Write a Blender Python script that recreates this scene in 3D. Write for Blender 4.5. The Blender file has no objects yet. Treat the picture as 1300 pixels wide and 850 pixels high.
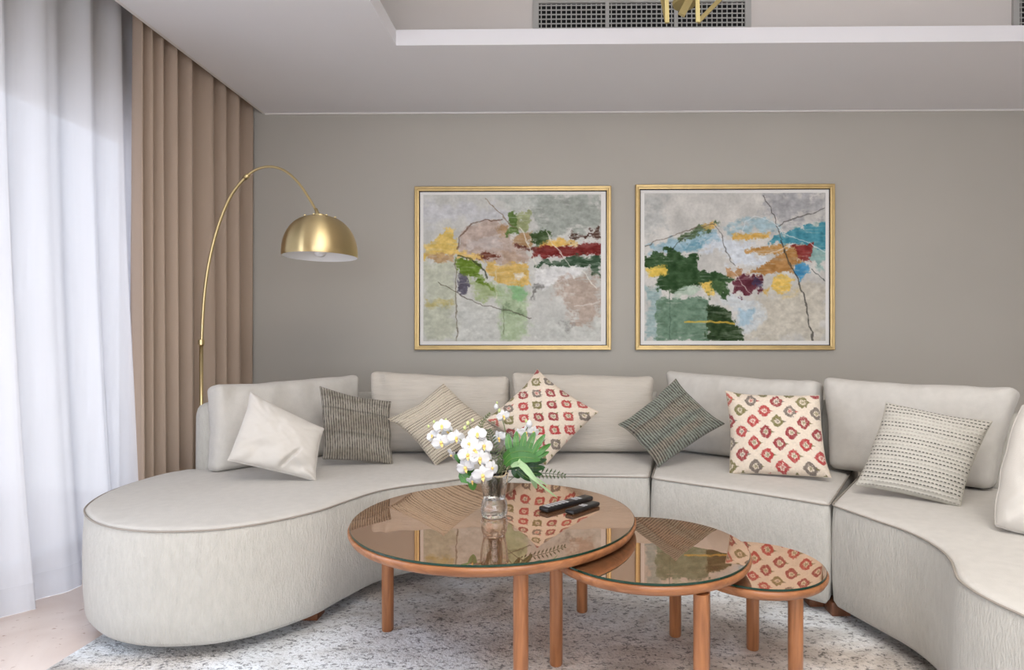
import bpy, bmesh, math, random
import numpy as np
from mathutils import Vector, Matrix
random.seed(7)
rng = np.random.default_rng(7)
SC = bpy.context.scene
COL = SC.collection
R = math.radians

# ------------------------------------------------------------------ camera
CZ, F, PX, PY = 1.05, 755.0, 709.0, 439.0        # eye height, focal length and principal point in pixels of 1300x850
YAW = 0.0133
cs, sn = math.cos(YAW), math.sin(YAW)
cam = bpy.data.cameras.new('camera'); camo = bpy.data.objects.new('camera', cam); COL.objects.link(camo)
cam.sensor_width = 36; cam.lens = F / 1300 * 36
cam.shift_x = (650 - PX) / 1300; cam.shift_y = (PY - 425) / 1300
cam.clip_start = 0.05
camo.location = (0, 0, CZ); camo.rotation_euler = (math.pi / 2, 0, YAW)
SC.camera = camo

# ------------------------------------------------------------------ world, lights, exposure
world = bpy.data.worlds.new('world'); SC.world = world; world.use_nodes = True
wn = world.node_tree; wn.nodes.clear()
wo = wn.nodes.new('ShaderNodeOutputWorld'); bg = wn.nodes.new('ShaderNodeBackground')
geo = wn.nodes.new('ShaderNodeNewGeometry'); sep = wn.nodes.new('ShaderNodeSeparateXYZ')
ramp = wn.nodes.new('ShaderNodeValToRGB')
wtc = wn.nodes.new('ShaderNodeTexCoord')
wn.links.new(wtc.outputs['Generated'], sep.inputs[0]); wn.links.new(sep.outputs['Z'], ramp.inputs['Fac'])
ramp.color_ramp.elements[0].position = 0.0; ramp.color_ramp.elements[0].color = (0.86, 0.90, 1.0, 1)
ramp.color_ramp.elements[1].position = 0.8; ramp.color_ramp.elements[1].color = (0.62, 0.76, 1.0, 1)
wn.links.new(ramp.outputs['Color'], bg.inputs['Color']); bg.inputs['Strength'].default_value = 3.6
wn.links.new(bg.outputs[0], wo.inputs[0])

def area(name, loc, rot, sx, sy, power, color, portal=False):
    l = bpy.data.lights.new(name, 'AREA'); l.shape = 'RECTANGLE'; l.size = sx; l.size_y = sy
    l.energy = power; l.color = color
    if portal: l.cycles.is_portal = True
    o = bpy.data.objects.new(name, l); COL.objects.link(o); o.location = loc; o.rotation_euler = rot
    return o
# sky light by the left window; an added fill lamp behind the camera
area('window_portal', (-2.64, 1.9, 1.15), (0, R(-90), 0), 2.3, 3.1, 1, (1, 1, 1), True)
area('rear_fill', (0.85, -3.7, 1.3), (R(90), 0, 0), 4.4, 2.3, 22, (0.95, 0.97, 1.0))
# unseen overhead fill light added in the tray, above the camera
area('overhead_fill', (0.4, 0.1, 2.84), (0, 0, 0), 2.2, 2.0, 74, (1.0, 0.97, 0.93))
SC.view_settings.view_transform = 'Standard'; SC.view_settings.look = 'None'
SC.view_settings.gamma = 1; SC.view_settings.use_curve_mapping = False
SC.view_settings.exposure = 0.54
SC.cycles.use_denoising = True
SC.cycles.max_bounces = 10; SC.cycles.diffuse_bounces = 6; SC.cycles.glossy_bounces = 5
SC.cycles.transmission_bounces = 8; SC.cycles.transparent_max_bounces = 12
SC.cycles.caustics_reflective = False; SC.cycles.caustics_refractive = False
SC.cycles.sample_clamp_indirect = 6

# ------------------------------------------------------------------ geometry helpers
def W(X, d, z=0.0):                 # eye-aligned plan coordinates -> room
    return Vector((X * cs - d * sn, X * sn + d * cs, z))
def at_d(px, py, d): return W((px - PX) / F * d, d, CZ + (PY - py) / F * d)
def at_z(px, py, z): return at_d(px, py, F * (CZ - z) / (py - PY))
def ray(px, py): return at_d(px, py, 1.0) - Vector((0, 0, CZ))
def at_plane(px, py, p0, n):
    r = ray(px, py); o = Vector((0, 0, CZ))
    return o + r * ((p0 - o).dot(n) / r.dot(n))
def at_y(px, py, y): return at_plane(px, py, Vector((0, y, 0)), Vector((0, 1, 0)))

def meta(o, label=None, cat=None, group=None, kind=None):
    if label: o['label'] = label
    if cat: o['category'] = cat
    if group: o['group'] = group
    if kind: o['kind'] = kind
    return o
def empty(name, loc, label, cat, group=None):
    o = bpy.data.objects.new(name, None); COL.objects.link(o); o.location = loc; o.empty_display_size = 0.05
    return meta(o, label, cat, group)
def link(name, me, mats, parent=None, smooth=True, base=True):
    if not isinstance(mats, (list, tuple)): mats = [mats]
    for m in mats: me.materials.append(m)
    if smooth: me.polygons.foreach_set('use_smooth', [True] * len(me.polygons))
    o = bpy.data.objects.new(name, me); COL.objects.link(o)
    if parent is not None:
        me.transform(Matrix.Translation(-world_loc(parent))); o.parent = parent
    elif base:
        n = len(me.vertices); a = np.empty(n * 3); me.vertices.foreach_get('co', a); a = a.reshape(-1, 3)
        lo, hi = a.min(0), a.max(0); c = Vector(((lo[0] + hi[0]) / 2, (lo[1] + hi[1]) / 2, lo[2]))
        me.transform(Matrix.Translation(-c)); o.location = c
    return o
def world_loc(o):
    v = Vector((0, 0, 0))
    while o is not None: v += o.location; o = o.parent
    return v
def np_mesh(name, V, Q, colors=None):
    V = np.asarray(V, dtype=np.float32); Q = np.asarray(Q, dtype=np.int32)
    me = bpy.data.meshes.new(name); k = Q.shape[1]
    me.vertices.add(len(V)); me.vertices.foreach_set('co', V.ravel())
    me.loops.add(Q.size); me.loops.foreach_set('vertex_index', Q.ravel())
    me.polygons.add(len(Q)); me.polygons.foreach_set('loop_start', np.arange(0, Q.size, k, dtype=np.int32))
    me.polygons.foreach_set('loop_total', np.full(len(Q), k, dtype=np.int32))
    me.update(calc_edges=True); me.validate()
    if colors is not None:
        ca = me.color_attributes.new('tint', 'FLOAT_COLOR', 'POINT')
        c = np.ones((len(V), 4), dtype=np.float32); c[:, :3] = colors
        ca.data.foreach_set('color', c.ravel())
    return me
def bm_mesh(name, bm, angle=None):
    bmesh.ops.recalc_face_normals(bm, faces=bm.faces)
    me = bpy.data.meshes.new(name); bm.to_mesh(me); bm.free()
    return me
def sharp(o, deg=35):
    o.data.set_sharp_from_angle(angle=R(deg)); return o
def add_box(bm, lo, hi, bev=0.0, seg=2):
    vs = [bm.verts.new((x, y, z)) for x in (lo[0], hi[0]) for y in (lo[1], hi[1]) for z in (lo[2], hi[2])]
    fs = [bm.faces.new([vs[i] for i in f]) for f in ((0,1,3,2),(4,6,7,5),(0,4,5,1),(2,3,7,6),(0,2,6,4),(1,5,7,3))]
    if bev:
        es = list({e for f in fs for e in f.edges})
        bmesh.ops.bevel(bm, geom=es, offset=bev, segments=seg, affect='EDGES', profile=0.5)
def box(name, lo, hi, m, parent=None, bev=0.0, kind=None):
    bm = bmesh.new(); add_box(bm, lo, hi, bev); o = link(name, bm_mesh(name, bm), m, parent, smooth=bev > 0)
    if bev: sharp(o, 40)
    if kind: o['kind'] = kind
    return o
def frames(pts):
    pts = [Vector(p) for p in pts]; T = []
    for i in range(len(pts)):
        a, b = pts[max(i - 1, 0)], pts[min(i + 1, len(pts) - 1)]; T.append((b - a).normalized())
    up = Vector((0, 0, 1)) if abs(T[0].z) < 0.9 else Vector((1, 0, 0))
    N = [(up - T[0] * up.dot(T[0])).normalized()]
    for i in range(1, len(pts)):
        n = N[-1] - T[i] * N[-1].dot(T[i]); N.append(n.normalized() if n.length > 1e-6 else N[-1])
    return pts, T, N
def add_tube(bm, pts, rad, seg=8, closed=False, sx=1.0):
    pts, T, N = frames(pts); rings = []
    if closed:
        k = len(pts)
        T = [(pts[(i + 1) % k] - pts[i - 1]).normalized() for i in range(k)]
        N = []
        for t in T:
            up = Vector((0, 0, 1)) if abs(t.z) < 0.8 else Vector((0, 1, 0)); N.append((up - t * up.dot(t)).normalized())
    for i, p in enumerate(pts):
        r = rad[i] if hasattr(rad, '__len__') else rad; B = T[i].cross(N[i])
        rings.append([bm.verts.new(p + (N[i] * math.cos(a) + B * math.sin(a) * sx) * r) for a in [2 * math.pi * j / seg for j in range(seg)]])
    k = len(rings)
    for i in range(k if closed else k - 1):
        A, Bq = rings[i], rings[(i + 1) % k]
        for j in range(seg): bm.faces.new((A[j], A[(j + 1) % seg], Bq[(j + 1) % seg], Bq[j]))
    if not closed: bm.faces.new(rings[0]); bm.faces.new(rings[-1][::-1])
def tube(name, pts, rad, m, parent=None, seg=10, closed=False):
    bm = bmesh.new(); add_tube(bm, pts, rad, seg, closed); return link(name, bm_mesh(name, bm), m, parent)
def add_lathe(bm, prof, c, seg=48, fn=None, caps=True):
    rings = []
    for (r, z) in prof:
        rings.append([bm.verts.new((c[0] + (r if fn is None else fn(r, z, a)) * math.cos(a), c[1] + (r if fn is None else fn(r, z, a)) * math.sin(a), c[2] + z))
                      for a in [2 * math.pi * j / seg for j in range(seg)]])
    for A, B in zip(rings, rings[1:]):
        for j in range(seg): bm.faces.new((A[j], A[(j + 1) % seg], B[(j + 1) % seg], B[j]))
    if caps: bm.faces.new(rings[0][::-1]); bm.faces.new(rings[-1])
def lathe(name, prof, c, m, parent=None, seg=48, fn=None, caps=True, ang=35):
    bm = bmesh.new(); add_lathe(bm, prof, c, seg, fn, caps); o = link(name, bm_mesh(name, bm), m, parent)
    return sharp(o, ang) if ang else o
def catmull(P, n=6, closed=False):
    P = [Vector(p) for p in P]; out = []; k = len(P)
    for i in range(k if closed else k - 1):
        g = (lambda j: P[j % k]) if closed else (lambda j: P[min(max(j, 0), k - 1)])
        a, b, c, d = g(i - 1), g(i), g(i + 1), g(i + 2)
        for s in range(n):
            t = s / n
            out.append(0.5 * ((2 * b) + (c - a) * t + (2 * a - 5 * b + 4 * c - d) * t * t + (3 * b - a - 3 * c + d) * t ** 3))
    if not closed: out.append(P[-1])
    return out
def smooth_pairs(A, n=40):
    return catmull(A, n)

# ------------------------------------------------------------------ noise and colour helpers (numpy)
_lat = [np.random.default_rng(100 + s).random((64, 64)) for s in range(12)]
def vnoise(x, y, s=0):
    L = _lat[s % 12]; xi = np.floor(x).astype(int); yi = np.floor(y).astype(int)
    fx = x - xi; fy = y - yi; fx = fx * fx * (3 - 2 * fx); fy = fy * fy * (3 - 2 * fy)
    a = L[xi % 64, yi % 64]; b = L[(xi + 1) % 64, yi % 64]; c = L[xi % 64, (yi + 1) % 64]; d = L[(xi + 1) % 64, (yi + 1) % 64]
    return (a * (1 - fx) + b * fx) * (1 - fy) + (c * (1 - fx) + d * fx) * fy
def fbm(x, y, s=0, o=4):
    r = 0; a = 0.5; n = 0
    for i in range(o): r = r + a * vnoise(x * 2 ** i + 17.3 * i, y * 2 ** i + 5.1 * i, s + i); n += a; a *= 0.5
    return r / n
def lin(c):
    c = np.clip(np.asarray(c, dtype=float) / 255.0, 0, 1)
    return np.where(c <= 0.04045, c / 12.92, ((c + 0.055) / 1.055) ** 2.4)
def sm(a, b, x):
    t = np.clip((x - a) / (b - a), 0, 1); return t * t * (3 - 2 * t)
def rgb(r, g, b): return tuple(float(v) for v in lin((r, g, b)))

# ------------------------------------------------------------------ materials
def newmat(name):
    m = bpy.data.materials.new(name); m.use_nodes = True; nt = m.node_tree
    return m, nt, nt.nodes['Principled BSDF']
def nd(nt, t, **k):
    n = nt.nodes.new(t)
    for a, v in k.items(): setattr(n, a, v)
    return n
def plain(name, c, rough=0.5, metal=0.0, var=0.06, scale=6.0, bump=0.0, bscale=200.0, stretch=(1, 1, 1), spec=0.5, sheen=0.0, attr=False, bdist=0.002, coat=0.0):
    m, nt, p = newmat(name); L = nt.links
    tc = nd(nt, 'ShaderNodeTexCoord'); mp = nd(nt, 'ShaderNodeMapping'); mp.inputs['Scale'].default_value = stretch
    L.new(tc.outputs['Object'], mp.inputs[0])
    n1 = nd(nt, 'ShaderNodeTexNoise'); n1.inputs['Scale'].default_value = scale; n1.inputs['Detail'].default_value = 5
    L.new(mp.outputs[0], n1.inputs['Vector'])
    mr = nd(nt, 'ShaderNodeMapRange'); mr.inputs[1].default_value = 0.3; mr.inputs[2].default_value = 0.7
    mr.inputs[3].default_value = 1 - var; mr.inputs[4].default_value = 1 + var
    L.new(n1.outputs['Fac'], mr.inputs[0])
    mul = nd(nt, 'ShaderNodeVectorMath', operation='SCALE')
    if attr:
        at = nd(nt, 'ShaderNodeVertexColor', layer_name='tint'); L.new(at.outputs['Color'], mul.inputs[0])
    else: mul.inputs[0].default_value = c
    L.new(mr.outputs[0], mul.inputs['Scale']); L.new(mul.outputs[0], p.inputs['Base Color'])
    p.inputs['Roughness'].default_value = rough; p.inputs['Metallic'].default_value = metal
    p.inputs['Specular IOR Level'].default_value = spec; p.inputs['Sheen Weight'].default_value = sheen
    p.inputs['Coat Weight'].default_value = coat
    if bump:
        n2 = nd(nt, 'ShaderNodeTexNoise'); n2.inputs['Scale'].default_value = bscale; n2.inputs['Detail'].default_value = 3
        L.new(mp.outputs[0], n2.inputs['Vector'])
        b = nd(nt, 'ShaderNodeBump'); b.inputs['Strength'].default_value = bump; b.inputs['Distance'].default_value = bdist
        L.new(n2.outputs['Fac'], b.inputs['Height']); L.new(b.outputs[0], p.inputs['Normal'])
    return m
M = {}
M['wall'] = plain('wall_paint', rgb(180, 176, 167), 0.85, var=0.02, scale=1.5, bump=0.08, bscale=300, spec=0.2)
M['ceiling'] = plain('ceiling_paint', rgb(235, 235, 238), 0.9, var=0.01, scale=1.5, spec=0.2)
M['recess'] = plain('recess_paint', rgb(222, 217, 212), 0.9, var=0.01, scale=1.5, spec=0.2)
M['white'] = plain('white_trim', rgb(226, 223, 220), 0.6, var=0.01)
M['linen'] = plain('cream_linen', rgb(184, 181, 173), 0.95, var=0.055, scale=60, bump=1.0, bscale=170, stretch=(1, 1, 0.32), spec=0.15, sheen=0.15, bdist=0.004)
M['linen_rib'] = plain('cream_ribbed_linen', rgb(190, 183, 172), 0.95, var=0.06, scale=45, bump=0.9, bscale=150, stretch=(0.12, 0.12, 1.4), spec=0.15, sheen=0.15, bdist=0.004)
M['linen_smooth'] = plain('cream_seat_linen', rgb(192, 188, 181), 0.95, var=0.04, scale=30, bump=0.5, bscale=260, spec=0.15, sheen=0.15)
M['piping'] = plain('seam_cord', rgb(150, 142, 132), 0.9, var=0.03)
M['cream'] = plain('cream_cotton', rgb(200, 195, 187), 0.95, var=0.02, bump=0.3, bscale=350, spec=0.15, sheen=0.2)
M['brass'] = plain('brushed_brass', rgb(206, 186, 138), 0.33, 1.0, var=0.05, scale=8, stretch=(1, 1, 0.1))
M['brass_shade'] = plain('spun_brass', rgb(206, 186, 140), 0.36, 1.0, var=0.03)
pb = M['brass_shade'].node_tree.nodes['Principled BSDF']; tg_ = M['brass_shade'].node_tree.nodes.new('ShaderNodeTangent'); tg_.direction_type = 'RADIAL'; tg_.axis = 'Z'
pb.inputs['Anisotropic'].default_value = 0.9; pb.inputs['Anisotropic Rotation'].default_value = 0.25; M['brass_shade'].node_tree.links.new(tg_.outputs[0], pb.inputs['Tangent'])
M['brass_soft'] = plain('satin_brass', rgb(176, 162, 116), 0.62, 1.0, var=0.04)
M['gold'] = plain('gold_frame', rgb(196, 170, 118), 0.42, 0.6, var=0.08, scale=15, bump=0.1, bscale=60)
M['lamp_in'] = plain('white_enamel', rgb(236, 236, 236), 0.5, var=0.01)
M['black'] = plain('black_plastic', rgb(26, 25, 27), 0.32, var=0.1, scale=40)
M['button'] = plain('grey_buttons', rgb(176, 176, 178), 0.5, var=0.1)
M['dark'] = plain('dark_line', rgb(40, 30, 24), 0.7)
M['duct_shade'] = plain('shade_black', rgb(18, 18, 18), 0.9)  # black for the painted shade in the air grille openings
M['grille'] = plain('grille_white', rgb(180, 180, 176), 0.6, var=0.02)
M['mat'] = plain('mat_board', rgb(232, 230, 226), 0.9, var=0.01)
M['petal'] = plain('orchid_white', rgb(212, 212, 212), 0.6, var=0.02, scale=30, spec=0.3)
M['petal'].node_tree.nodes['Principled BSDF'].inputs['Subsurface Weight'].default_value = 0.25
M['petal'].node_tree.nodes['Principled BSDF'].inputs['Subsurface Radius'].default_value = (0.01, 0.01, 0.01)
M['lip'] = plain('orchid_yellow', rgb(238, 205, 120), 0.6, var=0.1, scale=60)
M['bud'] = plain('bud_green', rgb(196, 208, 140), 0.6, var=0.1)
M['leaf'] = plain('leaf_green', rgb(52, 106, 34), 0.4, var=0.22, scale=22, bump=0.2, bscale=50)
M['leaf_dark'] = plain('leaf_dark_green', rgb(36, 78, 34), 0.42, var=0.2, scale=22, bump=0.2, bscale=50)
M['leaf_pale'] = plain('leaf_pale_green', rgb(142, 170, 124), 0.5, var=0.1, scale=30)
M['vein'] = plain('leaf_vein', rgb(128, 160, 84), 0.5)
M['fern'] = plain('fern_green', rgb(78, 92, 60), 0.6, var=0.2, scale=30)
M['stem'] = plain('stem_green', rgb(110, 118, 80), 0.6, var=0.2, scale=30)
M['raffia'] = plain('raffia', rgb(206, 190, 156), 0.8, var=0.12, scale=50)
M['edge'] = plain('glass_edge_green', rgb(16, 52, 40), 0.12, var=0.1, scale=3)
M['tint'] = plain('printed_cloth', (1, 1, 1), 0.95, var=0.06, scale=120, bump=0.5, bscale=420, spec=0.12, sheen=0.15, attr=True)
M['paint'] = plain('acrylic_print', (1, 1, 1), 0.75, var=0.07, scale=55, attr=True, spec=0.25)

def wood(name, c1, c2, axis=0):
    m, nt, p = newmat(name); L = nt.links
    tc = nd(nt, 'ShaderNodeTexCoord'); mp = nd(nt, 'ShaderNodeMapping')
    s = [14, 14, 14]; s[axis] = 1.2; mp.inputs['Scale'].default_value = s; L.new(tc.outputs['Object'], mp.inputs[0])
    n = nd(nt, 'ShaderNodeTexNoise'); n.inputs['Scale'].default_value = 4; n.inputs['Detail'].default_value = 6; n.inputs['Distortion'].default_value = 0.6
    L.new(mp.outputs[0], n.inputs['Vector'])
    r = nd(nt, 'ShaderNodeValToRGB'); r.color_ramp.elements[0].position = 0.35; r.color_ramp.elements[1].position = 0.68
    r.color_ramp.elements[0].color = (*c1, 1); r.color_ramp.elements[1].color = (*c2, 1)
    L.new(n.outputs['Fac'], r.inputs[0]); L.new(r.outputs[0], p.inputs['Base Color'])
    p.inputs['Roughness'].default_value = 0.38; p.inputs['Coat Weight'].default_value = 0.15
    return m
M['wood'] = wood('cherry_wood', rgb(134, 84, 50), rgb(170, 112, 70), 0)
M['wood_leg'] = wood('cherry_wood_leg', rgb(134, 84, 50), rgb(170, 112, 70), 2)

M['foot'] = wood('dark_foot_wood', rgb(104, 64, 40), rgb(128, 80, 52), 2)
def bronze_glass():
    m, nt, p = newmat('bronze_glass'); L = nt.links
    out = nt.nodes['Material Output']
    n = nd(nt, 'ShaderNodeTexNoise'); n.inputs['Scale'].default_value = 1.5
    tc = nd(nt, 'ShaderNodeTexCoord'); L.new(tc.outputs['Object'], n.inputs['Vector'])
    r = nd(nt, 'ShaderNodeValToRGB'); r.color_ramp.elements[0].color = (*rgb(120, 84, 58), 1); r.color_ramp.elements[1].color = (*rgb(128, 92, 66), 1)
    L.new(n.outputs['Fac'], r.inputs[0]); L.new(r.outputs[0], p.inputs['Base Color'])
    p.inputs['Roughness'].default_value = 0.02; p.inputs['Specular IOR Level'].default_value = 0.5
    g = nd(nt, 'ShaderNodeBsdfGlossy'); g.inputs['Color'].default_value = (0.86, 0.70, 0.58, 1); g.inputs['Roughness'].default_value = 0.012
    mx = nd(nt, 'ShaderNodeMixShader'); mx.inputs[0].default_value = 0.52
    L.new(p.outputs[0], mx.inputs[1]); L.new(g.outputs[0], mx.inputs[2]); L.new(mx.outputs[0], out.inputs[0])
    return m
M['glass_top'] = bronze_glass()
m, nt, p = newmat('clear_glass'); p.inputs['Transmission Weight'].default_value = 1; p.inputs['Roughness'].default_value = 0.02
p.inputs['IOR'].default_value = 1.45; p.inputs['Base Color'].default_value = (0.97, 0.98, 0.97, 1); M['glass'] = m
tcn = nd(nt, 'ShaderNodeTexCoord'); vo = nd(nt, 'ShaderNodeTexVoronoi'); vo.inputs['Scale'].default_value = 140
bpn = nd(nt, 'ShaderNodeBump'); bpn.inputs['Strength'].default_value = 0.35; bpn.inputs['Distance'].default_value = 0.002
nt.links.new(tcn.outputs['Object'], vo.inputs['Vector']); nt.links.new(vo.outputs['Distance'], bpn.inputs['Height']); nt.links.new(bpn.outputs[0], p.inputs['Normal'])
m, nt, p = newmat('window_glass'); out = nt.nodes['Material Output']
t = nd(nt, 'ShaderNodeBsdfTransparent'); g = nd(nt, 'ShaderNodeBsdfGlossy'); g.inputs['Roughness'].default_value = 0.02
mx = nd(nt, 'ShaderNodeMixShader'); mx.inputs[0].default_value = 0.06
nt.links.new(t.outputs[0], mx.inputs[1]); nt.links.new(g.outputs[0], mx.inputs[2]); nt.links.new(mx.outputs[0], out.inputs[0]); M['pane'] = m
# sheer: open weave lets part of the light straight through, the threads scatter the rest
m, nt, p = newmat('sheer_voile'); out = nt.nodes['Material Output']; L = nt.links
tr = nd(nt, 'ShaderNodeBsdfTransparent'); tl = nd(nt, 'ShaderNodeBsdfTranslucent'); df = nd(nt, 'ShaderNodeBsdfDiffuse')
tl.inputs['Color'].default_value = (0.215, 0.22, 0.245, 1); df.inputs['Color'].default_value = (0.92, 0.92, 0.93, 1)
wv = nd(nt, 'ShaderNodeTexNoise'); wv.inputs['Scale'].default_value = 60
mpp = nd(nt, 'ShaderNodeMapping'); mpp.inputs['Scale'].default_value = (1, 1, 0.02); tcc = nd(nt, 'ShaderNodeTexCoord')
L.new(tcc.outputs['Object'], mpp.inputs[0]); L.new(mpp.outputs[0], wv.inputs['Vector'])
mrr = nd(nt, 'ShaderNodeMapRange'); mrr.inputs[3].default_value = 0.935; mrr.inputs[4].default_value = 0.985; L.new(wv.outputs['Fac'], mrr.inputs[0])
m1 = nd(nt, 'ShaderNodeMixShader'); m1.inputs[0].default_value = 0.6; m2 = nd(nt, 'ShaderNodeMixShader')
L.new(tl.outputs[0], m1.inputs[1]); L.new(df.outputs[0], m1.inputs[2])
L.new(mrr.outputs[0], m2.inputs[0]); L.new(tr.outputs[0], m2.inputs[1]); L.new(m1.outputs[0], m2.inputs[2]); L.new(m2.outputs[0], out.inputs[0])
M['sheer'] = m
m = m.copy(); m.name = 'sheer_hem_voile'
for q in m.node_tree.nodes:
    if q.type == 'MAP_RANGE': q.inputs[3].default_value = 0.06; q.inputs[4].default_value = 0.14
M['sheer_hem'] = m
M['drape'] = plain('taupe_drape', rgb(178, 159, 142), 0.9, var=0.05, scale=4, bump=0.3, bscale=250, spec=0.15, sheen=0.1, stretch=(1, 1, 0.15))

# polished stone floor
m, nt, p = newmat('polished_stone'); L = nt.links
tc = nd(nt, 'ShaderNodeTexCoord')
n1 = nd(nt, 'ShaderNodeTexNoise'); n1.inputs['Scale'].default_value = 3.0; n1.inputs['Detail'].default_value = 8; n1.inputs['Distortion'].default_value = 1.2
n2 = nd(nt, 'ShaderNodeTexNoise'); n2.inputs['Scale'].default_value = 45; n2.inputs['Detail'].default_value = 3
for q in (n1, n2): L.new(tc.outputs['Object'], q.inputs['Vector'])
r1 = nd(nt, 'ShaderNodeValToRGB'); e = r1.color_ramp.elements; e[0].position = 0.3; e[0].color = (*rgb(208, 188, 176), 1); e[1].position = 0.7; e[1].color = (*rgb(226, 211, 201), 1)
r2 = nd(nt, 'ShaderNodeValToRGB'); e = r2.color_ramp.elements; e[0].position = 0.26; e[0].color = (0.55, 0.42, 0.36, 1); e[1].position = 0.34; e[1].color = (1, 1, 1, 1)
mxx = nd(nt, 'ShaderNodeMix', data_type='RGBA', blend_type='MULTIPLY'); mxx.inputs[0].default_value = 0.7
L.new(n1.outputs['Fac'], r1.inputs[0]); L.new(n2.outputs['Fac'], r2.inputs[0]); L.new(r1.outputs[0], mxx.inputs[6]); L.new(r2.outputs[0], mxx.inputs[7])
L.new(mxx.outputs[2], p.inputs['Base Color']); p.inputs['Roughness'].default_value = 0.12; M['floor'] = m

# rug: worn abstract weave
m, nt, p = newmat('worn_grey_rug'); L = nt.links
tc = nd(nt, 'ShaderNodeTexCoord')
mp = nd(nt, 'ShaderNodeMapping'); mp.inputs['Scale'].default_value = (1, 1.35, 1); L.new(tc.outputs['Object'], mp.inputs[0])
nA = nd(nt, 'ShaderNodeTexNoise'); nA.inputs['Scale'].default_value = 2.2; nA.inputs['Detail'].default_value = 7; nA.inputs['Roughness'].default_value = 0.68; nA.inputs['Distortion'].default_value = 0.8
nB = nd(nt, 'ShaderNodeTexNoise'); nB.inputs['Scale'].default_value = 52; nB.inputs['Detail'].default_value = 8; nB.inputs['Roughness'].default_value = 0.75; nB.inputs['Distortion'].default_value = 0.4
nC = nd(nt, 'ShaderNodeTexNoise'); nC.inputs['Scale'].default_value = 1.1; nC.inputs['Detail'].default_value = 2
nD = nd(nt, 'ShaderNodeTexNoise'); nD.inputs['Scale'].default_value = 95; nD.inputs['Detail'].default_value = 3
for q in (nA, nB, nC): L.new(mp.outputs[0], q.inputs['Vector'])
L.new(tc.outputs['Object'], nD.inputs['Vector'])
rA = nd(nt, 'ShaderNodeValToRGB'); e = rA.color_ramp.elements
e[0].position = 0.36; e[0].color = (*rgb(180, 175, 170), 1); e[1].position = 0.62; e[1].color = (*rgb(238, 239, 240), 1)
e2 = rA.color_ramp.elements.new(0.47); e2.color = (*rgb(210, 208, 205), 1)
rB = nd(nt, 'ShaderNodeValToRGB'); e = rB.color_ramp.elements
e[0].position = 0.41; e[0].color = (0.07, 0.07, 0.08, 1); e[1].position = 0.475; e[1].color = (1, 1, 1, 1)
rC = nd(nt, 'ShaderNodeValToRGB'); e = rC.color_ramp.elements
e[0].position = 0.42; e[0].color = (0.94, 0.86, 0.79, 1); e[1].position = 0.56; e[1].color = (0.95, 0.985, 1.02, 1)
x1 = nd(nt, 'ShaderNodeMix', data_type='RGBA', blend_type='MULTIPLY'); x1.inputs[0].default_value = 0.7
x2 = nd(nt, 'ShaderNodeMix', data_type='RGBA', blend_type='MULTIPLY'); x2.inputs[0].default_value = 1
L.new(nA.outputs['Fac'], rA.inputs[0]); L.new(nB.outputs['Fac'], rB.inputs[0]); L.new(nC.outputs['Fac'], rC.inputs[0])
L.new(rA.outputs[0], x1.inputs[6]); L.new(rB.outputs[0], x1.inputs[7]); L.new(x1.outputs[2], x2.inputs[6]); L.new(rC.outputs[0], x2.inputs[7])
L.new(x2.outputs[2], p.inputs['Base Color']); p.inputs['Roughness'].default_value = 1; p.inputs['Specular IOR Level'].default_value = 0.1
bp = nd(nt, 'ShaderNodeBump'); bp.inputs['Strength'].default_value = 0.9; bp.inputs['Distance'].default_value = 0.006
L.new(nD.outputs['Fac'], bp.inputs['Height']); L.new(bp.outputs[0], p.inputs['Normal']); M['rug'] = m

# ================================================================== THE ROOM
YW, XL, XE, ZC = 4.09, -2.42, -2.083, 2.657
XR, YR = 3.7, -3.4
S = 'structure'
box('floor', (XL - 1.6, YR - 1.2, -0.1), (XR + 0.2, YW + 0.2, 0), M['floor'], kind=S)
box('wall_back', (XL - 0.2, YW, 0), (XR + 0.2, YW + 0.2, 3.3), M['wall'], kind=S)
box('wall_right', (XR, YR, 0), (XR + 0.2, YW, 3.3), M['wall'], kind=S)
# left wall: pier at the back, lintel over the sliding window, front pier extended to cut daylight
bm = bmesh.new()
add_box(bm, (XL - 0.2, 3.45, 0), (XL, YW, 3.3)); add_box(bm, (XL - 0.2, 0.35, 2.27), (XL, 3.45, 3.3)); add_box(bm, (XL - 0.2, YR, 0), (XL, 0.35, 3.3))
o = link('wall_left', bm_mesh('wall_left', bm), M['wall'], smooth=False); o['kind'] = S
bm = bmesh.new()
add_box(bm, (XL - 0.2, YR - 0.2, 0), (-1.4, YR, 3.3)); add_box(bm, (3.1, YR - 0.2, 0), (XR + 0.2, YR, 3.3)); add_box(bm, (-1.4, YR - 0.2, 2.5), (3.1, YR, 3.3))
add_box(bm, (-1.4, YR - 0.2, 0), (3.1, YR, 0.1))
o = link('wall_rear', bm_mesh('wall_rear', bm), M['wall'], smooth=False); o['kind'] = S
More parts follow.
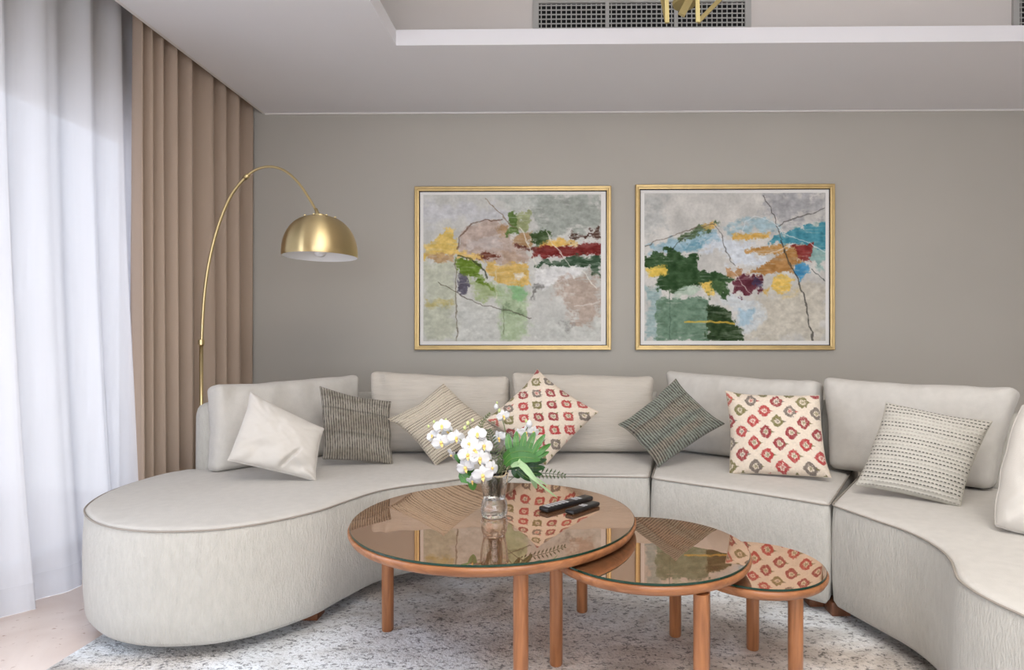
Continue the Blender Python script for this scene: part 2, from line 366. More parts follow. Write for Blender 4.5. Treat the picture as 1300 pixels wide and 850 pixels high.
# ceiling: lowered border with a raised tray
TX, TY, LIP, RX, RY, ZT = -0.912, 3.170, 0.084, -1.25, 3.50, 3.16
TR, TF = 2.9, -2.6
bm = bmesh.new()
add_box(bm, (XE, TY, ZC), (XR, YW, ZC + LIP)); add_box(bm, (XE, YR, ZC), (XR, TF, ZC + LIP))
add_box(bm, (XE, TF, ZC), (TX, TY, ZC + LIP)); add_box(bm, (TR, TF, ZC), (XR, TY, ZC + LIP))
bmesh.ops.remove_doubles(bm, verts=bm.verts, dist=1e-5)
o = link('ceiling', bm_mesh('ceiling', bm), M['ceiling'], smooth=False); o['kind'] = S
bm = bmesh.new()
add_box(bm, (RX - 0.1, RY, ZC + LIP), (TR + 0.45, RY + 0.1, ZT)); add_box(bm, (RX - 0.1, TF - 0.35, ZC + LIP), (RX, RY, ZT))
add_box(bm, (TR + 0.35, TF - 0.35, ZC + LIP), (TR + 0.45, RY, ZT)); add_box(bm, (RX - 0.1, TF - 0.45, ZC + LIP), (TR + 0.45, TF - 0.35, ZT))
add_box(bm, (RX - 0.1, TF - 0.45, ZT), (TR + 0.45, RY + 0.1, ZT + 0.1))
o = link('ceiling', bm_mesh('ceiling', bm), M['recess'], smooth=False); o['kind'] = S
box('ceiling', (XL - 0.2, YR - 0.2, 3.3), (XR + 0.2, YW + 0.2, 3.4), M['ceiling'], kind=S)
box('ceiling', (XL, YR, 2.86), (XE - 0.001, YW, 2.9), M['ceiling'], kind=S)      # roof of the curtain pocket
box('trim_1', (XE, YW - 0.012, ZC - 0.009), (XR, YW, ZC), M['white'], kind=S)
box('trim_2', (XE - 0.02, YR, ZC), (XE, YW, 2.86), M['white'], kind=S)
box('baseboard_back', (XL, YW - 0.015, 0), (XR, YW, 0.09), M['white'], kind=S)
# sliding window behind the curtains
bm = bmesh.new()
for y in (0.35, 1.31, 1.37, 2.35, 2.41, 3.39): add_box(bm, (XL - 0.14, y, 0.02), (XL - 0.08, y + 0.06, 2.27))
for z in (0.0, 2.21): add_box(bm, (XL - 0.15, 0.35, z), (XL - 0.07, 3.45, z + 0.06))
wf = link('window_1', bm_mesh('window_frame', bm), M['white'], smooth=False); wf['kind'] = S
for y0, y1 in ((0.41, 1.31), (1.43, 2.35), (2.47, 3.39)):
    box('pane', (XL - 0.115, y0, 0.05), (XL - 0.11, y1, 2.22), M['pane'], parent=wf)
bm = bmesh.new()
for x in (-1.4, 0.05, 1.55, 3.04): add_box(bm, (x, YR - 0.12, 0.1), (x + 0.06, YR - 0.06, 2.5))
for z in (0.1, 2.44): add_box(bm, (-1.4, YR - 0.12, z), (3.1, YR - 0.06, z + 0.06))
wr = link('rear_fill_window', bm_mesh('window_frame', bm), M['white'], smooth=False); wr['kind'] = S  # unseen rear window, put in so extra light can come from behind
for x0, x1 in ((-1.34, 0.05), (0.11, 1.55), (1.61, 3.04)):
    box('pane', (x0, YR - 0.095, 0.16), (x1, YR - 0.09, 2.44), M['pane'], parent=wr)

# ------------------------------------------------------------------ air grilles
def vent(x0, x1, z0, z1, label, bays, mullion=True):
    y = RY
    t = empty('air_vent', ((x0 + x1) / 2, y, z0), label, 'air vent', 'air vents in the ceiling recess')
    bm = bmesh.new(); fw = 0.035
    add_box(bm, (x0, y - 0.018, z1 - fw), (x1, y - 0.001, z1)); add_box(bm, (x0, y - 0.018, z0), (x1, y - 0.001, z0 + fw))
    add_box(bm, (x0, y - 0.018, z0 + fw), (x0 + fw, y - 0.001, z1 - fw)); add_box(bm, (x1 - fw, y - 0.018, z0 + fw), (x1, y - 0.001, z1 - fw))
    link('frame', bm_mesh('frame', bm), M['grille'], t, smooth=False)
    box('duct_shade_sheet', (x0 + fw, y - 0.003, z0 + fw), (x1 - fw, y - 0.001, z1 - fw), M['duct_shade'], t)  # black sheet: shade of the opening put into its colour
    ix0, ix1, iz0, iz1 = x0 + fw, x1 - fw, z0 + fw, z1 - fw; w = (ix1 - ix0) / bays
    for b in range(1, bays): box('mullion', (ix0 + w * b - 0.011, y - 0.018, iz0), (ix0 + w * b + 0.011, y - 0.003, iz1), M['grille'], t)
    n = 6
    for k in range(n):
        z = iz0 + (iz1 - iz0) * (k + 0.5) / n
        box('slat', (ix0, y - 0.014, z - 0.0032), (ix1, y - 0.0105, z + 0.0032), M['grille'], t)
    bm = bmesh.new(); k = int((ix1 - ix0) / 0.029)
    for j in range(k):
        x = ix0 + (ix1 - ix0) * (j + 0.5) / k
        add_box(bm, (x - 0.003, y - 0.0102, iz0), (x + 0.003, y - 0.005, iz1))
    o = link('fine_bars', bm_mesh('fine_bars', bm), M['grille'], t, smooth=False); o['kind'] = 'stuff'
a = at_y(683, 36, RY); b = at_y(946, 7, RY)
vent(a.x - 0.03, b.x + 0.03, a.z - 0.055, b.z + 0.05, 'long white three-bay air grille set in the ceiling recess above the paintings', 3)
a = at_y(1284, 36, RY)
vent(a.x, a.x + 1.28, a.z - 0.055, b.z + 0.05, 'white air grille cut by the frame at the far end of the ceiling recess', 3)

# ================================================================== CURTAINS
def curtain(name, y0, y1, xc, amp, nf, z0, z1, m, label, cat, seed, flare=0.0, gather=0.0, ny=None, nz=26, thick=0.0, group=None, zfun=None):
    ny = ny or nf * 22; r = np.random.default_rng(seed)
    s = np.linspace(0, 1, ny); ph = np.cumsum(np.interp(s, np.linspace(0, 1, nf + 1), r.uniform(0.4, 1.8, nf + 1))); ph = ph / ph[-1] * nf * 2 * np.pi
    am = np.interp(s, np.linspace(0, 1, nf * 2 + 1), r.uniform(0.55, 1.0, nf * 2 + 1))
    V = []
    for k in range(nz):
        t = k / (nz - 1); z = z0 + (z1 - z0) * t
        a = amp * am * (1.0 - 0.25 * t)
        w = 0.5 * np.sin(ph * 0.37 + seed) * (1 - t) * 0.5
        x = xc + a * (np.sin(ph + w) + 0.28 * np.sin(2 * ph + 1.3 + 0.6 * (1 - t))) + flare * (1 - t) ** 2
        y = y0 + (y1 - y0) * s + 0.35 * (y1 - y0) / nf * 0.5 * np.cos(ph + w) * 0.6 - gather * (1 - s) * (1 - t) * 0
        zz = z + (zfun(y) if zfun is not None else 0) * (1 - t)
        V.append(np.stack([x, y, np.broadcast_to(zz, x.shape)], 1))
    V = np.concatenate(V)
    i = np.arange(ny - 1)[None, :] + ny * np.arange(nz - 1)[:, None]; i = i.ravel()
    Q = np.stack([i, i + 1, i + 1 + ny, i + ny], 1)
    o = link(name, np_mesh(name, V, Q), m)
    if thick: md = o.modifiers.new('cloth', 'SOLIDIFY'); md.thickness = thick; md.offset = 0
    return meta(o, label, cat, group)
sh = curtain('sheer_curtain', 1.75, 3.14, -2.265, 0.038, 7, 0.0006, 2.84, M['sheer'], 'floor-length sheer white curtain over the window beside the taupe drape', 'curtain', 3, flare=0.115)
# the near half of the window is left bare, unseen, to let in stronger direct daylight
def hem(o, h):                       # doubled cloth along the foot of a sheer
    me = o.data.copy(); n = len(me.vertices); a = np.empty(n * 3); me.vertices.foreach_get('co', a); a = a.reshape(-1, 3)
    ny = n // 26; V = [a[:ny] + [0.003, 0, 0.0], a[:ny] * (1 - h / 0.113) + a[ny:2 * ny] * (h / 0.113) + [0.003, 0, 0]]
    i = np.arange(ny - 1); Q = np.stack([i, i + 1, i + 1 + ny, i + ny], 1)
    hm = link('hem', np_mesh('hem', np.concatenate(V) + np.array(o.location), Q), M['sheer_hem'], o)
    return hm
hem(sh, 0.105)
curtain('drape', 2.95, 4.05, -2.165, 0.056, 8, 0.015, 2.84, M['drape'], 'long taupe drape hanging in pleats beside the arc lamp', 'curtain', 5, flare=0.0, thick=0.003)

# ================================================================== RUG
bm = bmesh.new()
x0, x1, y0, y1 = -1.685, 1.75, 0.2, 3.35
NX, NY = 230, 210
xs = np.linspace(x0, x1, NX); ys = np.linspace(y0, y1, NY)
X, Y = np.meshgrid(xs, ys, indexing='ij')
edge = np.minimum(np.minimum(X - x0, x1 - X), np.minimum(Y - y0, y1 - Y))
Z = 0.0105 * sm(-0.004, 0.02, edge) + 0.0018 * (fbm(X * 24, Y * 24, 2, 3) - 0.5) * sm(0, 0.03, edge)
Xo = X + 0.003 * (fbm(X * 0 + 3, Y * 30, 4, 2) - 0.5) * (edge < 0.02)
V = np.stack([Xo, Y, Z + 0.0015], -1).reshape(-1, 3)
i = (np.arange(NX - 1)[:, None] * NY + np.arange(NY - 1)[None, :]).ravel()
Q = np.stack([i, i + NY, i + NY + 1, i + 1], 1)
meta(link('area_rug', np_mesh('area_rug', V, Q), M['rug']), 'large worn-look grey area rug under the coffee tables', 'rug')
bm.free()

# ================================================================== SOFA
SZ, SB = 0.447, 0.062                      # seat seam height, underside height
def PL(px, py): v = at_z(px, py, SZ); return Vector((v.x, v.y))
def C2(X, d): v = W(X, d); return Vector((v.x, v.y))
back_pts = [(-1.705, 2.90), (-1.62, 3.10), (-1.44, 3.38), (-1.18, 3.56), (-0.8, 3.60), (-0.3, 3.60), (0.2, 3.60), (0.55, 3.60),
            (0.85, 3.47), (1.2, 3.17), (1.55, 2.87), (1.86, 2.52), (2.06, 2.15), (2.18, 1.75), (2.24, 1.4)]
BC = [Vector((p.x, p.y)) for p in catmull([C2(*q).to_3d() for q in back_pts], 8)]
def nearest(p): return min(range(len(BC)), key=lambda i: (BC[i] - p).length)
def resample(P, step=0.022):
    out = [P[0]]; acc = 0
    for a, b in zip(P, P[1:]):
        L_ = (b - a).length
        if L_ < 1e-9: continue
        t = step - acc
        while t < L_: out.append(a + (b - a) * (t / L_)); t += step
        acc = L_ - (t - step)
    if (P[-1] - out[-1]).length > step * 0.4: out.append(P[-1])
    return out
def round_loop(chains, r=0.02):
    """join open chains into a closed loop, softening the corners between them"""
    loop = []
    for c in chains:
        c = resample(c)
        s = [p for p in c if (p - c[0]).length > r and (p - c[-1]).length > r]
        loop.append((c, s))
    out = []
    k = len(loop)
    for i in range(k):
        c, s = loop[i]; nxt = loop[(i + 1) % k]
        out += s
        A = s[-1]; B = nxt[1][0]; K = c[-1]
        for t in (0.25, 0.5, 0.75): out.append(A * (1 - t) ** 2 + K * 2 * t * (1 - t) + B * t * t)
    return out
def offs(P, d):
    out = []; k = len(P)
    for i in range(k):
        a, b, c = P[i - 1], P[i], P[(i + 1) % k]
        t1 = (b - a).normalized(); t2 = (c - b).normalized(); n = Vector((t1.y + t2.y, -(t1.x + t2.x)))
        n = n.normalized() if n.length > 1e-6 else Vector((t1.y, -t1.x)); out.append(b + n * d)
    return out
def area2(P): return sum(P[i - 1].x * P[i].y - P[i].x * P[i - 1].y for i in range(len(P)))
sofa = empty('curved_sofa', C2(0.1, 3.0).to_3d(), 'cream linen curved sectional sofa with rounded chaise ends around the tables', 'sofa')
def section(loop, mtop=None):
    if area2(loop) < 0: loop = loop[::-1]     # counter-clockwise: offs(+) goes outward
    prof = [(-0.03, SB), (-0.012, SB + 0.004), (0.0, SB + 0.022), (0.006, 0.16), (0.008, 0.27), (0.006, 0.36), (0.002, 0.425), (-0.001, 0.4415),
            (-0.003, 0.4475), (-0.010, 0.4520), (-0.018, 0.4545)]
    bm = bmesh.new(); rings = []
    for d, z in prof: rings.append([bm.verts.new((p.x, p.y, z)) for p in offs(loop, d)])
    n = len(loop)
    for ri, (A, B) in enumerate(zip(rings, rings[1:])):
        for j in range(n):
            f = bm.faces.new((A[j], A[(j + 1) % n], B[(j + 1) % n], B[j]))
            if ri >= 8: f.material_index = 1
    f = bm.faces.new(rings[-1]); f.material_index = 1; f2 = bm.faces.new(rings[0][::-1])
    bmesh.ops.triangulate(bm, faces=[f, f2])
    # soften the flat top: subdivide its large triangles and crown it a little
    for _ in range(4):
        es = [e for e in bm.edges if e.calc_length() > 0.09 and all(abs(v.co.z - 0.4545) < 1e-4 for v in e.verts)]
        if not es: break
        bmesh.ops.subdivide_edges(bm, edges=es, cuts=1)
        bmesh.ops.triangulate(bm, faces=[q for q in bm.faces if len(q.verts) > 4])
    Lp = np.array([(p.x, p.y) for p in loop])
    for v in bm.verts:
        if v.co.z > 0.4544:
            dd = np.sqrt(((Lp - (v.co.x, v.co.y)) ** 2).sum(1)).min()
            v.co.z += 0.010 * min(1, dd / 0.2) + 0.003 * (float(fbm(np.array(v.co.x * 5 + 9), np.array(v.co.y * 5 + 9), 1, 2)) - 0.5)
    s = link('seat_section', bm_mesh('seat_section', bm), [M['linen'], M['linen_smooth']], sofa); sharp(s, 60)
    pp = [Vector((p.x, p.y, 0.4465)) for p in offs(loop, 0.0015)]
    tube('piping', pp, 0.0032, M['piping'], s, seg=6, closed=True)
    return s
def chain(pts, n=8): return [Vector((p.x, p.y)) for p in catmull([q.to_3d() for q in pts], n)]
fr_left = [PL(*q) for q in [(640, 604.5), (590, 607), (562, 611), (520, 616), (480, 623), (440, 635.5), (400, 649), (340, 662.5), (280, 671), (224, 674), (180, 673.5), (140, 668.5),
                            (116, 659.5), (107.5, 648), (115, 637.5), (136, 625), (172, 612), (208, 602), (240, 596.5)]]
bj1 = nearest(C2(-0.28, 3.6)); bj2 = nearest(C2(0.60, 3.6)); bj3 = nearest(C2(1.46, 2.93))
fl = chain(fr_left)
loopL = round_loop([fl + [BC[0]], BC[0:bj1 + 1], [BC[bj1], fl[0]]])
secs = [section(loopL)]
g = 0.0045
fc = chain([PL(*q) for q in [(641.5, 604.5), (680, 604), (718, 604), (770, 604.5), (823.5, 605.5)]])
loopC = round_loop([fc, [fc[-1], BC[bj2]], BC[bj1 + 1:bj2 + 1][::-1], [BC[bj1 + 1], fc[0]]])
secs.append(section(loopC))
fa = chain([PL(*q) for q in [(827.5, 606.5), (850, 610), (874, 613.5), (934, 622), (992, 631), (1052, 641)]])
loopA = round_loop([fa, [fa[-1], BC[bj3]], BC[bj2 + 1:bj3 + 1][::-1], [BC[bj2 + 1], fa[0]]])
secs.append(section(loopA))
fb = [PL(*q) for q in [(1056.5, 640.6), (1085, 650.6), (1118, 662), (1147, 672), (1173.5, 684), (1194, 697), (1207, 710), (1211.5, 720.6), (1217, 734), (1235, 748.5), (1265, 765), (1300, 781)]]
fb += [C2(1.06, 1.2), C2(1.12, 1.0), C2(1.27, 0.84), C2(1.5, 0.76), C2(1.8, 0.76), C2(2.05, 0.88), C2(2.2, 1.1), C2(2.24, 1.3)]
fb = chain(fb)
loopB = round_loop([fb + [BC[-1]], BC[bj3 + 1:][::-1], [BC[bj3 + 1], fb[0]]])
secs.append(section(loopB))
# backrest shells behind the loose cushions
def back_shell(i0, i1, parent):
    P = BC[i0:i1 + 1]; prof = []
    w, zb, zt, r = 0.062, SB + 0.003, 0.775, 0.05
    prof = [(-w, zb), (-w - 0.004, 0.4), (-w, zt - r)] + [(-w + r - r * math.cos(a), zt - r + r * math.sin(a)) for a in (0.5, 1.0, 1.5)] + \
           [(w - r + r * math.cos(a), zt - r + r * math.sin(a)) for a in (1.5, 1.0, 0.5)] + [(w, zt - r), (w + 0.004, 0.4), (w, zb)]
    bm = bmesh.new(); rings = []
    n = len(P)
    for i, p in enumerate(P):
        t = (P[min(i + 1, n - 1)] - P[max(i - 1, 0)]).normalized(); nn = Vector((-t.y, t.x))
        rings.append([bm.verts.new((p.x + nn.x * q, p.y + nn.y * q, z)) for q, z in prof])
    for A, B in zip(rings, rings[1:]):
        for j in range(len(prof) - 1): bm.faces.new((A[j], A[j + 1], B[j + 1], B[j]))
    # rounded ends
    for ring, p, sgn in ((rings[0], P[0], -1), (rings[-1], P[-1], 1)):
        t = ((P[1] - P[0]) if sgn < 0 else (P[-1] - P[-2])).normalized() * sgn
        prev = ring
        for e, (sc_, adv) in enumerate(((0.93, 0.018), (0.7, 0.034), (0.35, 0.042), (0.0, 0.044)) if (i0 == 0 and sgn < 0) or (i1 == len(BC) - 1 and sgn > 0) else ((0.97, 0.003), (0.0, 0.004))):
            m_ = Vector((p.x, p.y, 0))
            cur = []
            for v in ring:
                q = v.co.copy(); h = Vector((p.x, p.y, q.z)); cc = h + (q - h) * sc_
                cc.z = q.z if q.z < 0.6 else 0.6 + (q.z - 0.6) * (0.5 + 0.5 * sc_); cc += Vector((t.x, t.y, 0)) * adv
                cur.append(bm.verts.new(cc))
            for j in range(len(prof) - 1): bm.faces.new((prev[j], prev[j + 1], cur[j + 1], cur[j]))
            prev = cur
    bmesh.ops.remove_doubles(bm, verts=bm.verts, dist=1e-5)
    link('backrest', bm_mesh('backrest', bm), M['linen'], sofa)
back_shell(0, bj1, None); back_shell(bj1 + 1, bj2, None); back_shell(bj2 + 1, bj3, None); back_shell(bj3 + 1, len(BC) - 1, None)
def foot(x, y, w=0.04, z0=0.0005):
    bm = bmesh.new(); add_box(bm, (x - w, y - w, z0), (x + w, y + w, SB + 0.004), 0.003)
    sharp(link('foot', bm_mesh('foot', bm), M['foot'], sofa))
for px, py in ((1040, 771), (1069, 783)):
    v = at_z(px, py, 0.012); foot(v.x, v.y + 0.04, 0.036, 0.0125)
v = at_z(384, 795, 0.012); foot(v.x, v.y + 0.08, 0.036, 0.0125)
v = at_z(135, 805, 0.0); foot(v.x + 0.02, v.y + 0.09, 0.04)
for X, d in ((-1.6, 2.7), (-0.9, 3.4), (0.2, 3.4), (1.3, 2.85), (1.95, 1.2), (1.35, 1.05), (0.1, 2.95), (-0.45, 2.95)):
    v = W(X, d); foot(v.x, v.y, 0.036, 0.0005 if (v.y > 3.35 or v.x > 1.75) else 0.0125)

# ------------------------------------------------------------------ loose back cushions
def plane_from(bl, br, lean, z=0.462):
    A = at_z(*bl, z); B = at_z(*br, z); t = (B - A).normalized(); n = Vector((t.y, -t.x, 0)); n = n if n.y < 0 or n.dot(-A) > 0 else -n
    if n.dot(Vector((0, 0, 0)) - Vector((A.x, A.y, 0))) < 0: n = -n
    return A, (n * math.cos(R(lean)) + Vector((0, 0, 1)) * math.sin(R(lean))).normalized()
def cube_grid(n):
    V = []; Q = []; idx = {}
    def vid(p):
        k = tuple(int(round(c)) for c in p)
        if k not in idx: idx[k] = len(V); V.append([c / n[a] * 2 - 1 for a, c in enumerate(k)])
        return idx[k]
    for ax in range(3):
        u, v = (ax + 1) % 3, (ax + 2) % 3
        for side in (0, n[ax]):
            for i in range(n[u]):
                for j in range(n[v]):
                    c = []
                    for di, dj in ((0, 0), (1, 0), (1, 1), (0, 1)):
                        p = [0, 0, 0]; p[ax] = side; p[u] = i + di; p[v] = j + dj; c.append(vid(p))
                    Q.append(c if side else c[::-1])
    return np.array(V), np.array(Q)
CG = cube_grid((36, 26, 8))
def back_cushion(corners, lean, label, m, T=0.15, seed=0, bulge=0.05, bottom=None):
    TL, TR_, BR, BL = corners
    A, n = plane_from(*(bottom or (BL, BR)), lean)
    c = [at_plane(*q, A, n) for q in (TL, TR_, BR, BL)]
    c = np.array([list(q) for q in c]); n = np.array(list(n))
    wd = (np.linalg.norm(c[1] - c[0]) + np.linalg.norm(c[2] - c[3])) / 2; ht = (np.linalg.norm(c[0] - c[3]) + np.linalg.norm(c[1] - c[2])) / 2
    q, Q = CG; s = np.array([wd / 2, ht / 2, T / 2]); r = 0.036
    # concentrate grid lines near the rims
    q = np.sign(q) * (1 - (1 - np.abs(q)) ** 1.35)
    p = q * s; cc = np.clip(p, -(s - r), s - r); dv = p - cc; L_ = np.linalg.norm(dv, axis=1, keepdims=True); p = np.where(L_ > 1e-9, cc + dv / np.maximum(L_, 1e-9) * r, p)
    u, v, w = p[:, 0] / s[0], p[:, 1] / s[1], p[:, 2]
    def place(u, v, w):
        f = np.clip(1 - u * u, 0, 1) * np.clip(1 - v * v, 0, 1)
        wr = (fbm(u * 3 + seed, v * 2 + 4, seed, 3) - 0.5)
        w2 = w + np.where(w > 0, 1, -1) * (np.abs(w) / (T / 2)) * (bulge * f ** 0.6 * (1 + 0.35 * wr) + 0.006 * wr)
        # pulled wrinkles running down from the top edge
        w2 = w2 + 0.016 * np.sin(u * 19 + 5 * wr + seed) * (fbm(u * 5 + seed * 3, v * 0.5, seed + 1, 2) - 0.2) * sm(0.15, 0.95, v) * (np.abs(w) > T * 0.3) * np.sign(w)
        v2 = v - 0.045 * (1 - u ** 4) * np.where(v > 0, v, 0) + 0.05 * (fbm(u * 2.6 + seed, w * 2, seed + 2, 2) - 0.5) * np.maximum(v, 0)
        u2 = u * (1 - 0.03 * (1 - v * v) * (0.5 + fbm(v * 2 + seed, np.sign(u) * 3.0 + 7, seed + 8, 2))); U = (u2 + 1) / 2; Vv = (v2 + 1) / 2
        P = (c[3][None] * ((1 - U) * (1 - Vv))[:, None] + c[2][None] * (U * (1 - Vv))[:, None] + c[0][None] * ((1 - U) * Vv)[:, None] + c[1][None] * (U * Vv)[:, None])
        return P + n[None] * (w2 - T / 2)[:, None]
    V = place(u, v, w)
    lift = 0.459 - V[:, 2].min()
    V[:, 2] += lift if lift > -0.004 else 0
    o = meta(link('back_cushion', np_mesh('back_cushion', V, Q), m), label, 'cushion', 'loose back cushions of the curved sofa')
    # piping where the front panel meets the boxing
    k = 40; loop = []
    su, sv = 1 - r * 0.45 / s[0], 1 - r * 0.45 / s[1]
    for a, b in (((-su, -sv), (su, -sv)), ((su, -sv), (su, sv)), ((su, sv), (-su, sv)), ((-su, sv), (-su, -sv))):
        for i in range(k): t = 0.03 + 0.94 * i / (k - 1); loop.append((a[0] * (1 - t) + b[0] * t, a[1] * (1 - t) + b[1] * t))
    L2 = np.array(loop); P = place(L2[:, 0], L2[:, 1], np.full(len(L2), T / 2 - r * 0.28)); P[:, 2] += lift if lift > -0.004 else 0
    tube('piping', [Vector(x) for x in P], 0.0026, M['linen_smooth'], o, seg=5, closed=True)
    return o
back_cushion([(272, 489), (459, 476), (461, 572), (272, 602)], 9, 'cream back cushion at the left end of the sofa, beside the drape', M['linen_smooth'], T=0.11, seed=1, bulge=0.04)
back_cushion([(468, 473), (646, 480), (648, 577), (468, 577)], 9, 'cream back cushion behind the dash-striped diamond pillow', M['linen_rib'], seed=2, bottom=((480, 577), (648, 577)))
back_cushion([(649, 474), (832, 479), (833, 577), (650, 577)], 9, 'cream back cushion behind the red patterned diamond pillow', M['linen_rib'], seed=3, bottom=((650, 577), (820, 577)))
back_cushion([(842, 472), (1037, 486), (1038, 598), (848, 573)], 9, 'cream back cushion behind the red patterned square pillow', M['linen_smooth'], seed=4)
back_cushion([(1041, 481), (1294, 496), (1257, 627), (1050, 598)], 9, 'wide cream back cushion behind the pale pillow with dashed lines', M['linen_smooth'], seed=5, T=0.16)

# ------------------------------------------------------------------ throw pillows
def pillow(name, corners, p0, face, lean, T, bow, seed, label, n=90, colfn=None, base=None, relief=None, crease=0.0, m=None, zp=0.462, group='throw pillows on the curved sofa'):
    A = at_z(*p0, zp); f = W(*face) - W(0, 0); f.z = 0; f.normalize()
    nrm = (f * math.cos(R(lean)) + Vector((0, 0, math.sin(R(lean))))).normalized()
    c = np.array([list(at_plane(*q, A, nrm)) for q in corners]); nn = np.array(list(nrm))
    g = np.linspace(-1, 1, n); g = np.sign(g) * (1 - (1 - np.abs(g)) ** 1.2)
    Uo, Vo = np.meshgrid(g, g[::-1], indexing='xy')                      # row 0 = top
    def shape(side):
        b1 = bow * (0.55 + 0.9 * fbm(Vo * 1.6 + seed, np.sign(Uo) * 3.0 + 9, seed + 5, 2)); b2 = np.where(Vo < 0, 0.5, 1.0) * bow * (0.55 + 0.9 * fbm(Uo * 1.6 + seed, np.sign(Vo) * 3.0 + 5, seed + 6, 2))
        u = Uo * (1 - b1 * (1 - np.abs(Vo) ** 2.6)); v = Vo * (1 - b2 * (1 - np.abs(Uo) ** 2.6))
        e = np.clip((1 - Uo ** 2) * (1 - Vo ** 2), 0, 1)
        h = T * e ** 0.42 * (0.92 + 0.3 * (fbm(Uo * 2 + 7, Vo * 2 + 3, seed, 3) - 0.5))
        rr = np.sqrt(Uo ** 2 + Vo ** 2)
        if crease and side > 0:
            d1 = (Uo * 0.66 - Vo * 0.75)
            h = h + crease * np.sin(d1 * 9 + 4 * fbm(Uo * 2, Vo * 2, seed + 4, 2)) * sm(0.1, -0.8, Vo + 0.3 * Uo * 0) * e ** 0.3
            h = h - crease * 1.6 * np.exp(-((Uo - 0.35 - 0.55 * (Vo + 0.6)) / 0.05) ** 2) * sm(-0.1, -0.4, Vo) * sm(-1.0, -0.75, Vo)
        h = h + 0.010 * np.sin(np.arctan2(Vo, Uo) * 22 + seed + 3 * fbm(Uo * 3, Vo * 3, seed, 2)) * np.exp(-((np.abs(Uo) - 1) ** 2 + (np.abs(Vo) - 1) ** 2) * 6) * e ** 0.25
        if relief is not None and side > 0: h = h + relief(Uo, Vo) * np.minimum(1, e * 12)
        if side < 0: h = -h * 0.75
        U = (u + 1) / 2; V = (v + 1) / 2; U = U[..., None]; V = V[..., None]
        P = c[3] * (1 - U) * (1 - V) + c[2] * U * (1 - V) + c[0] * (1 - U) * V + c[1] * U * V
        return P + nn * h[..., None]
    Fv = shape(1).reshape(-1, 3); Bv = shape(-1).reshape(-1, 3)
    idx = np.arange(n * n).reshape(n, n); border = np.zeros((n, n), bool); border[0] = border[-1] = True; border[:, 0] = border[:, -1] = True
    bidx = np.where(border.ravel(), idx.ravel(), -1); inner = np.where(~border.ravel())[0]; bidx[inner] = n * n + np.arange(len(inner))
    V = np.concatenate([Fv, Bv[inner]])
    a, b, cc, d = idx[:-1, :-1].ravel(), idx[1:, :-1].ravel(), idx[1:, 1:].ravel(), idx[:-1, 1:].ravel()
    Q = np.concatenate([np.stack([a, b, cc, d], 1), np.stack([bidx[d], bidx[cc], bidx[b], bidx[a]], 1)])
    cols = None
    if colfn is not None:
        cf = colfn(Uo, Vo).reshape(-1, 3); cols = np.concatenate([cf, cf[inner]])
    lift = 0.461 - V[:, 2].min()
    if lift > 0: V[:, 2] += lift
    o = link(name, np_mesh(name, V, Q, cols), m or M['tint'])
    meta(o, label, 'pillow', group)
    # zip-side seam cord round the rim
    rim = np.concatenate([idx[0, :-1], idx[:-1, -1], idx[-1, :0:-1], idx[:0:-1, 0]])[::2]
    o2 = tube('seam', [Vector(V[i]) for i in rim], 0.0022, m or seam_mat(base), o, seg=5, closed=True)
    return o
_sm = {}
def seam_mat(c):
    if c not in _sm: _sm[c] = plain('pillow_seam_%d' % len(_sm), rgb(*c), 0.9)
    return _sm[c]
def mixc(a, b, t): return a * (1 - t[..., None]) + b * t[..., None]
def hash2(i, j, k): v = np.sin(i * 127.1 + j * 311.7 + k * 74.7) * 43758.5453; return v - np.floor(v)
def ikat(U, V):
    k = 2.6; s = (U - V) * k * 0.7071 + 0.2; t = (U + V) * k * 0.7071 + 0.35
    jit = 0.05; i, j = np.round(s), np.round(t); a0, b0 = s - i, t - j
    x = (a0 + b0) * 0.7071; y = (b0 - a0) * 0.7071       # back in pillow axes
    nz = fbm(U * 22 + 5, V * 22 + 9, 3, 3) - 0.5; nz2 = fbm(U * 40, V * 40, 6, 2) - 0.5
    x = x + 0.04 + 0.05 * nz; y = y + 0.05 * nz2
    rr = (np.abs(x / 0.36) ** 1.4 + np.abs(y / 0.42) ** 1.4) ** (1 / 1.4) * (1 + 0.5 * nz)
    ring = sm(1.05, 0.92, rr) * sm(0.38, 0.52, rr * (1 + 0.9 * nz2))
    core = sm(0.34, 0.22, rr * (1 + 1.3 * nz2) + 0.12 * np.sin(x * 60) )
    tail = sm(0.012, -0.012, np.abs(y) - (0.52 - x) * 0.32) * (x > 0.30) * (x < 0.52)
    h = hash2(i, j, 1.0); pal = lin(np.array([(168, 66, 66), (142, 58, 62), (120, 114, 76), (116, 106, 98), (180, 88, 78)], float))
    ci = np.select([h < 0.30, h < 0.52, h < 0.70, h < 0.86], [0, 1, 2, 3], 4); col = pal[ci]
    h2 = hash2(i, j, 5.0); c2 = pal[np.select([h2 < 0.4, h2 < 0.7], [2, 3], 0)]
    basec = lin((218, 204, 186)) * (0.96 + 0.1 * (fbm(U * 30, V * 30, 2, 2) - 0.5))[..., None]
    streak = (0.72 + 0.5 * fbm(U * 60, V * 14, 5, 2))
    out = mixc(basec, col, ring * np.clip(streak, 0, 1)); out = mixc(out, c2, core * 0.75); out = mixc(out, c2, tail * 0.85)
    return out
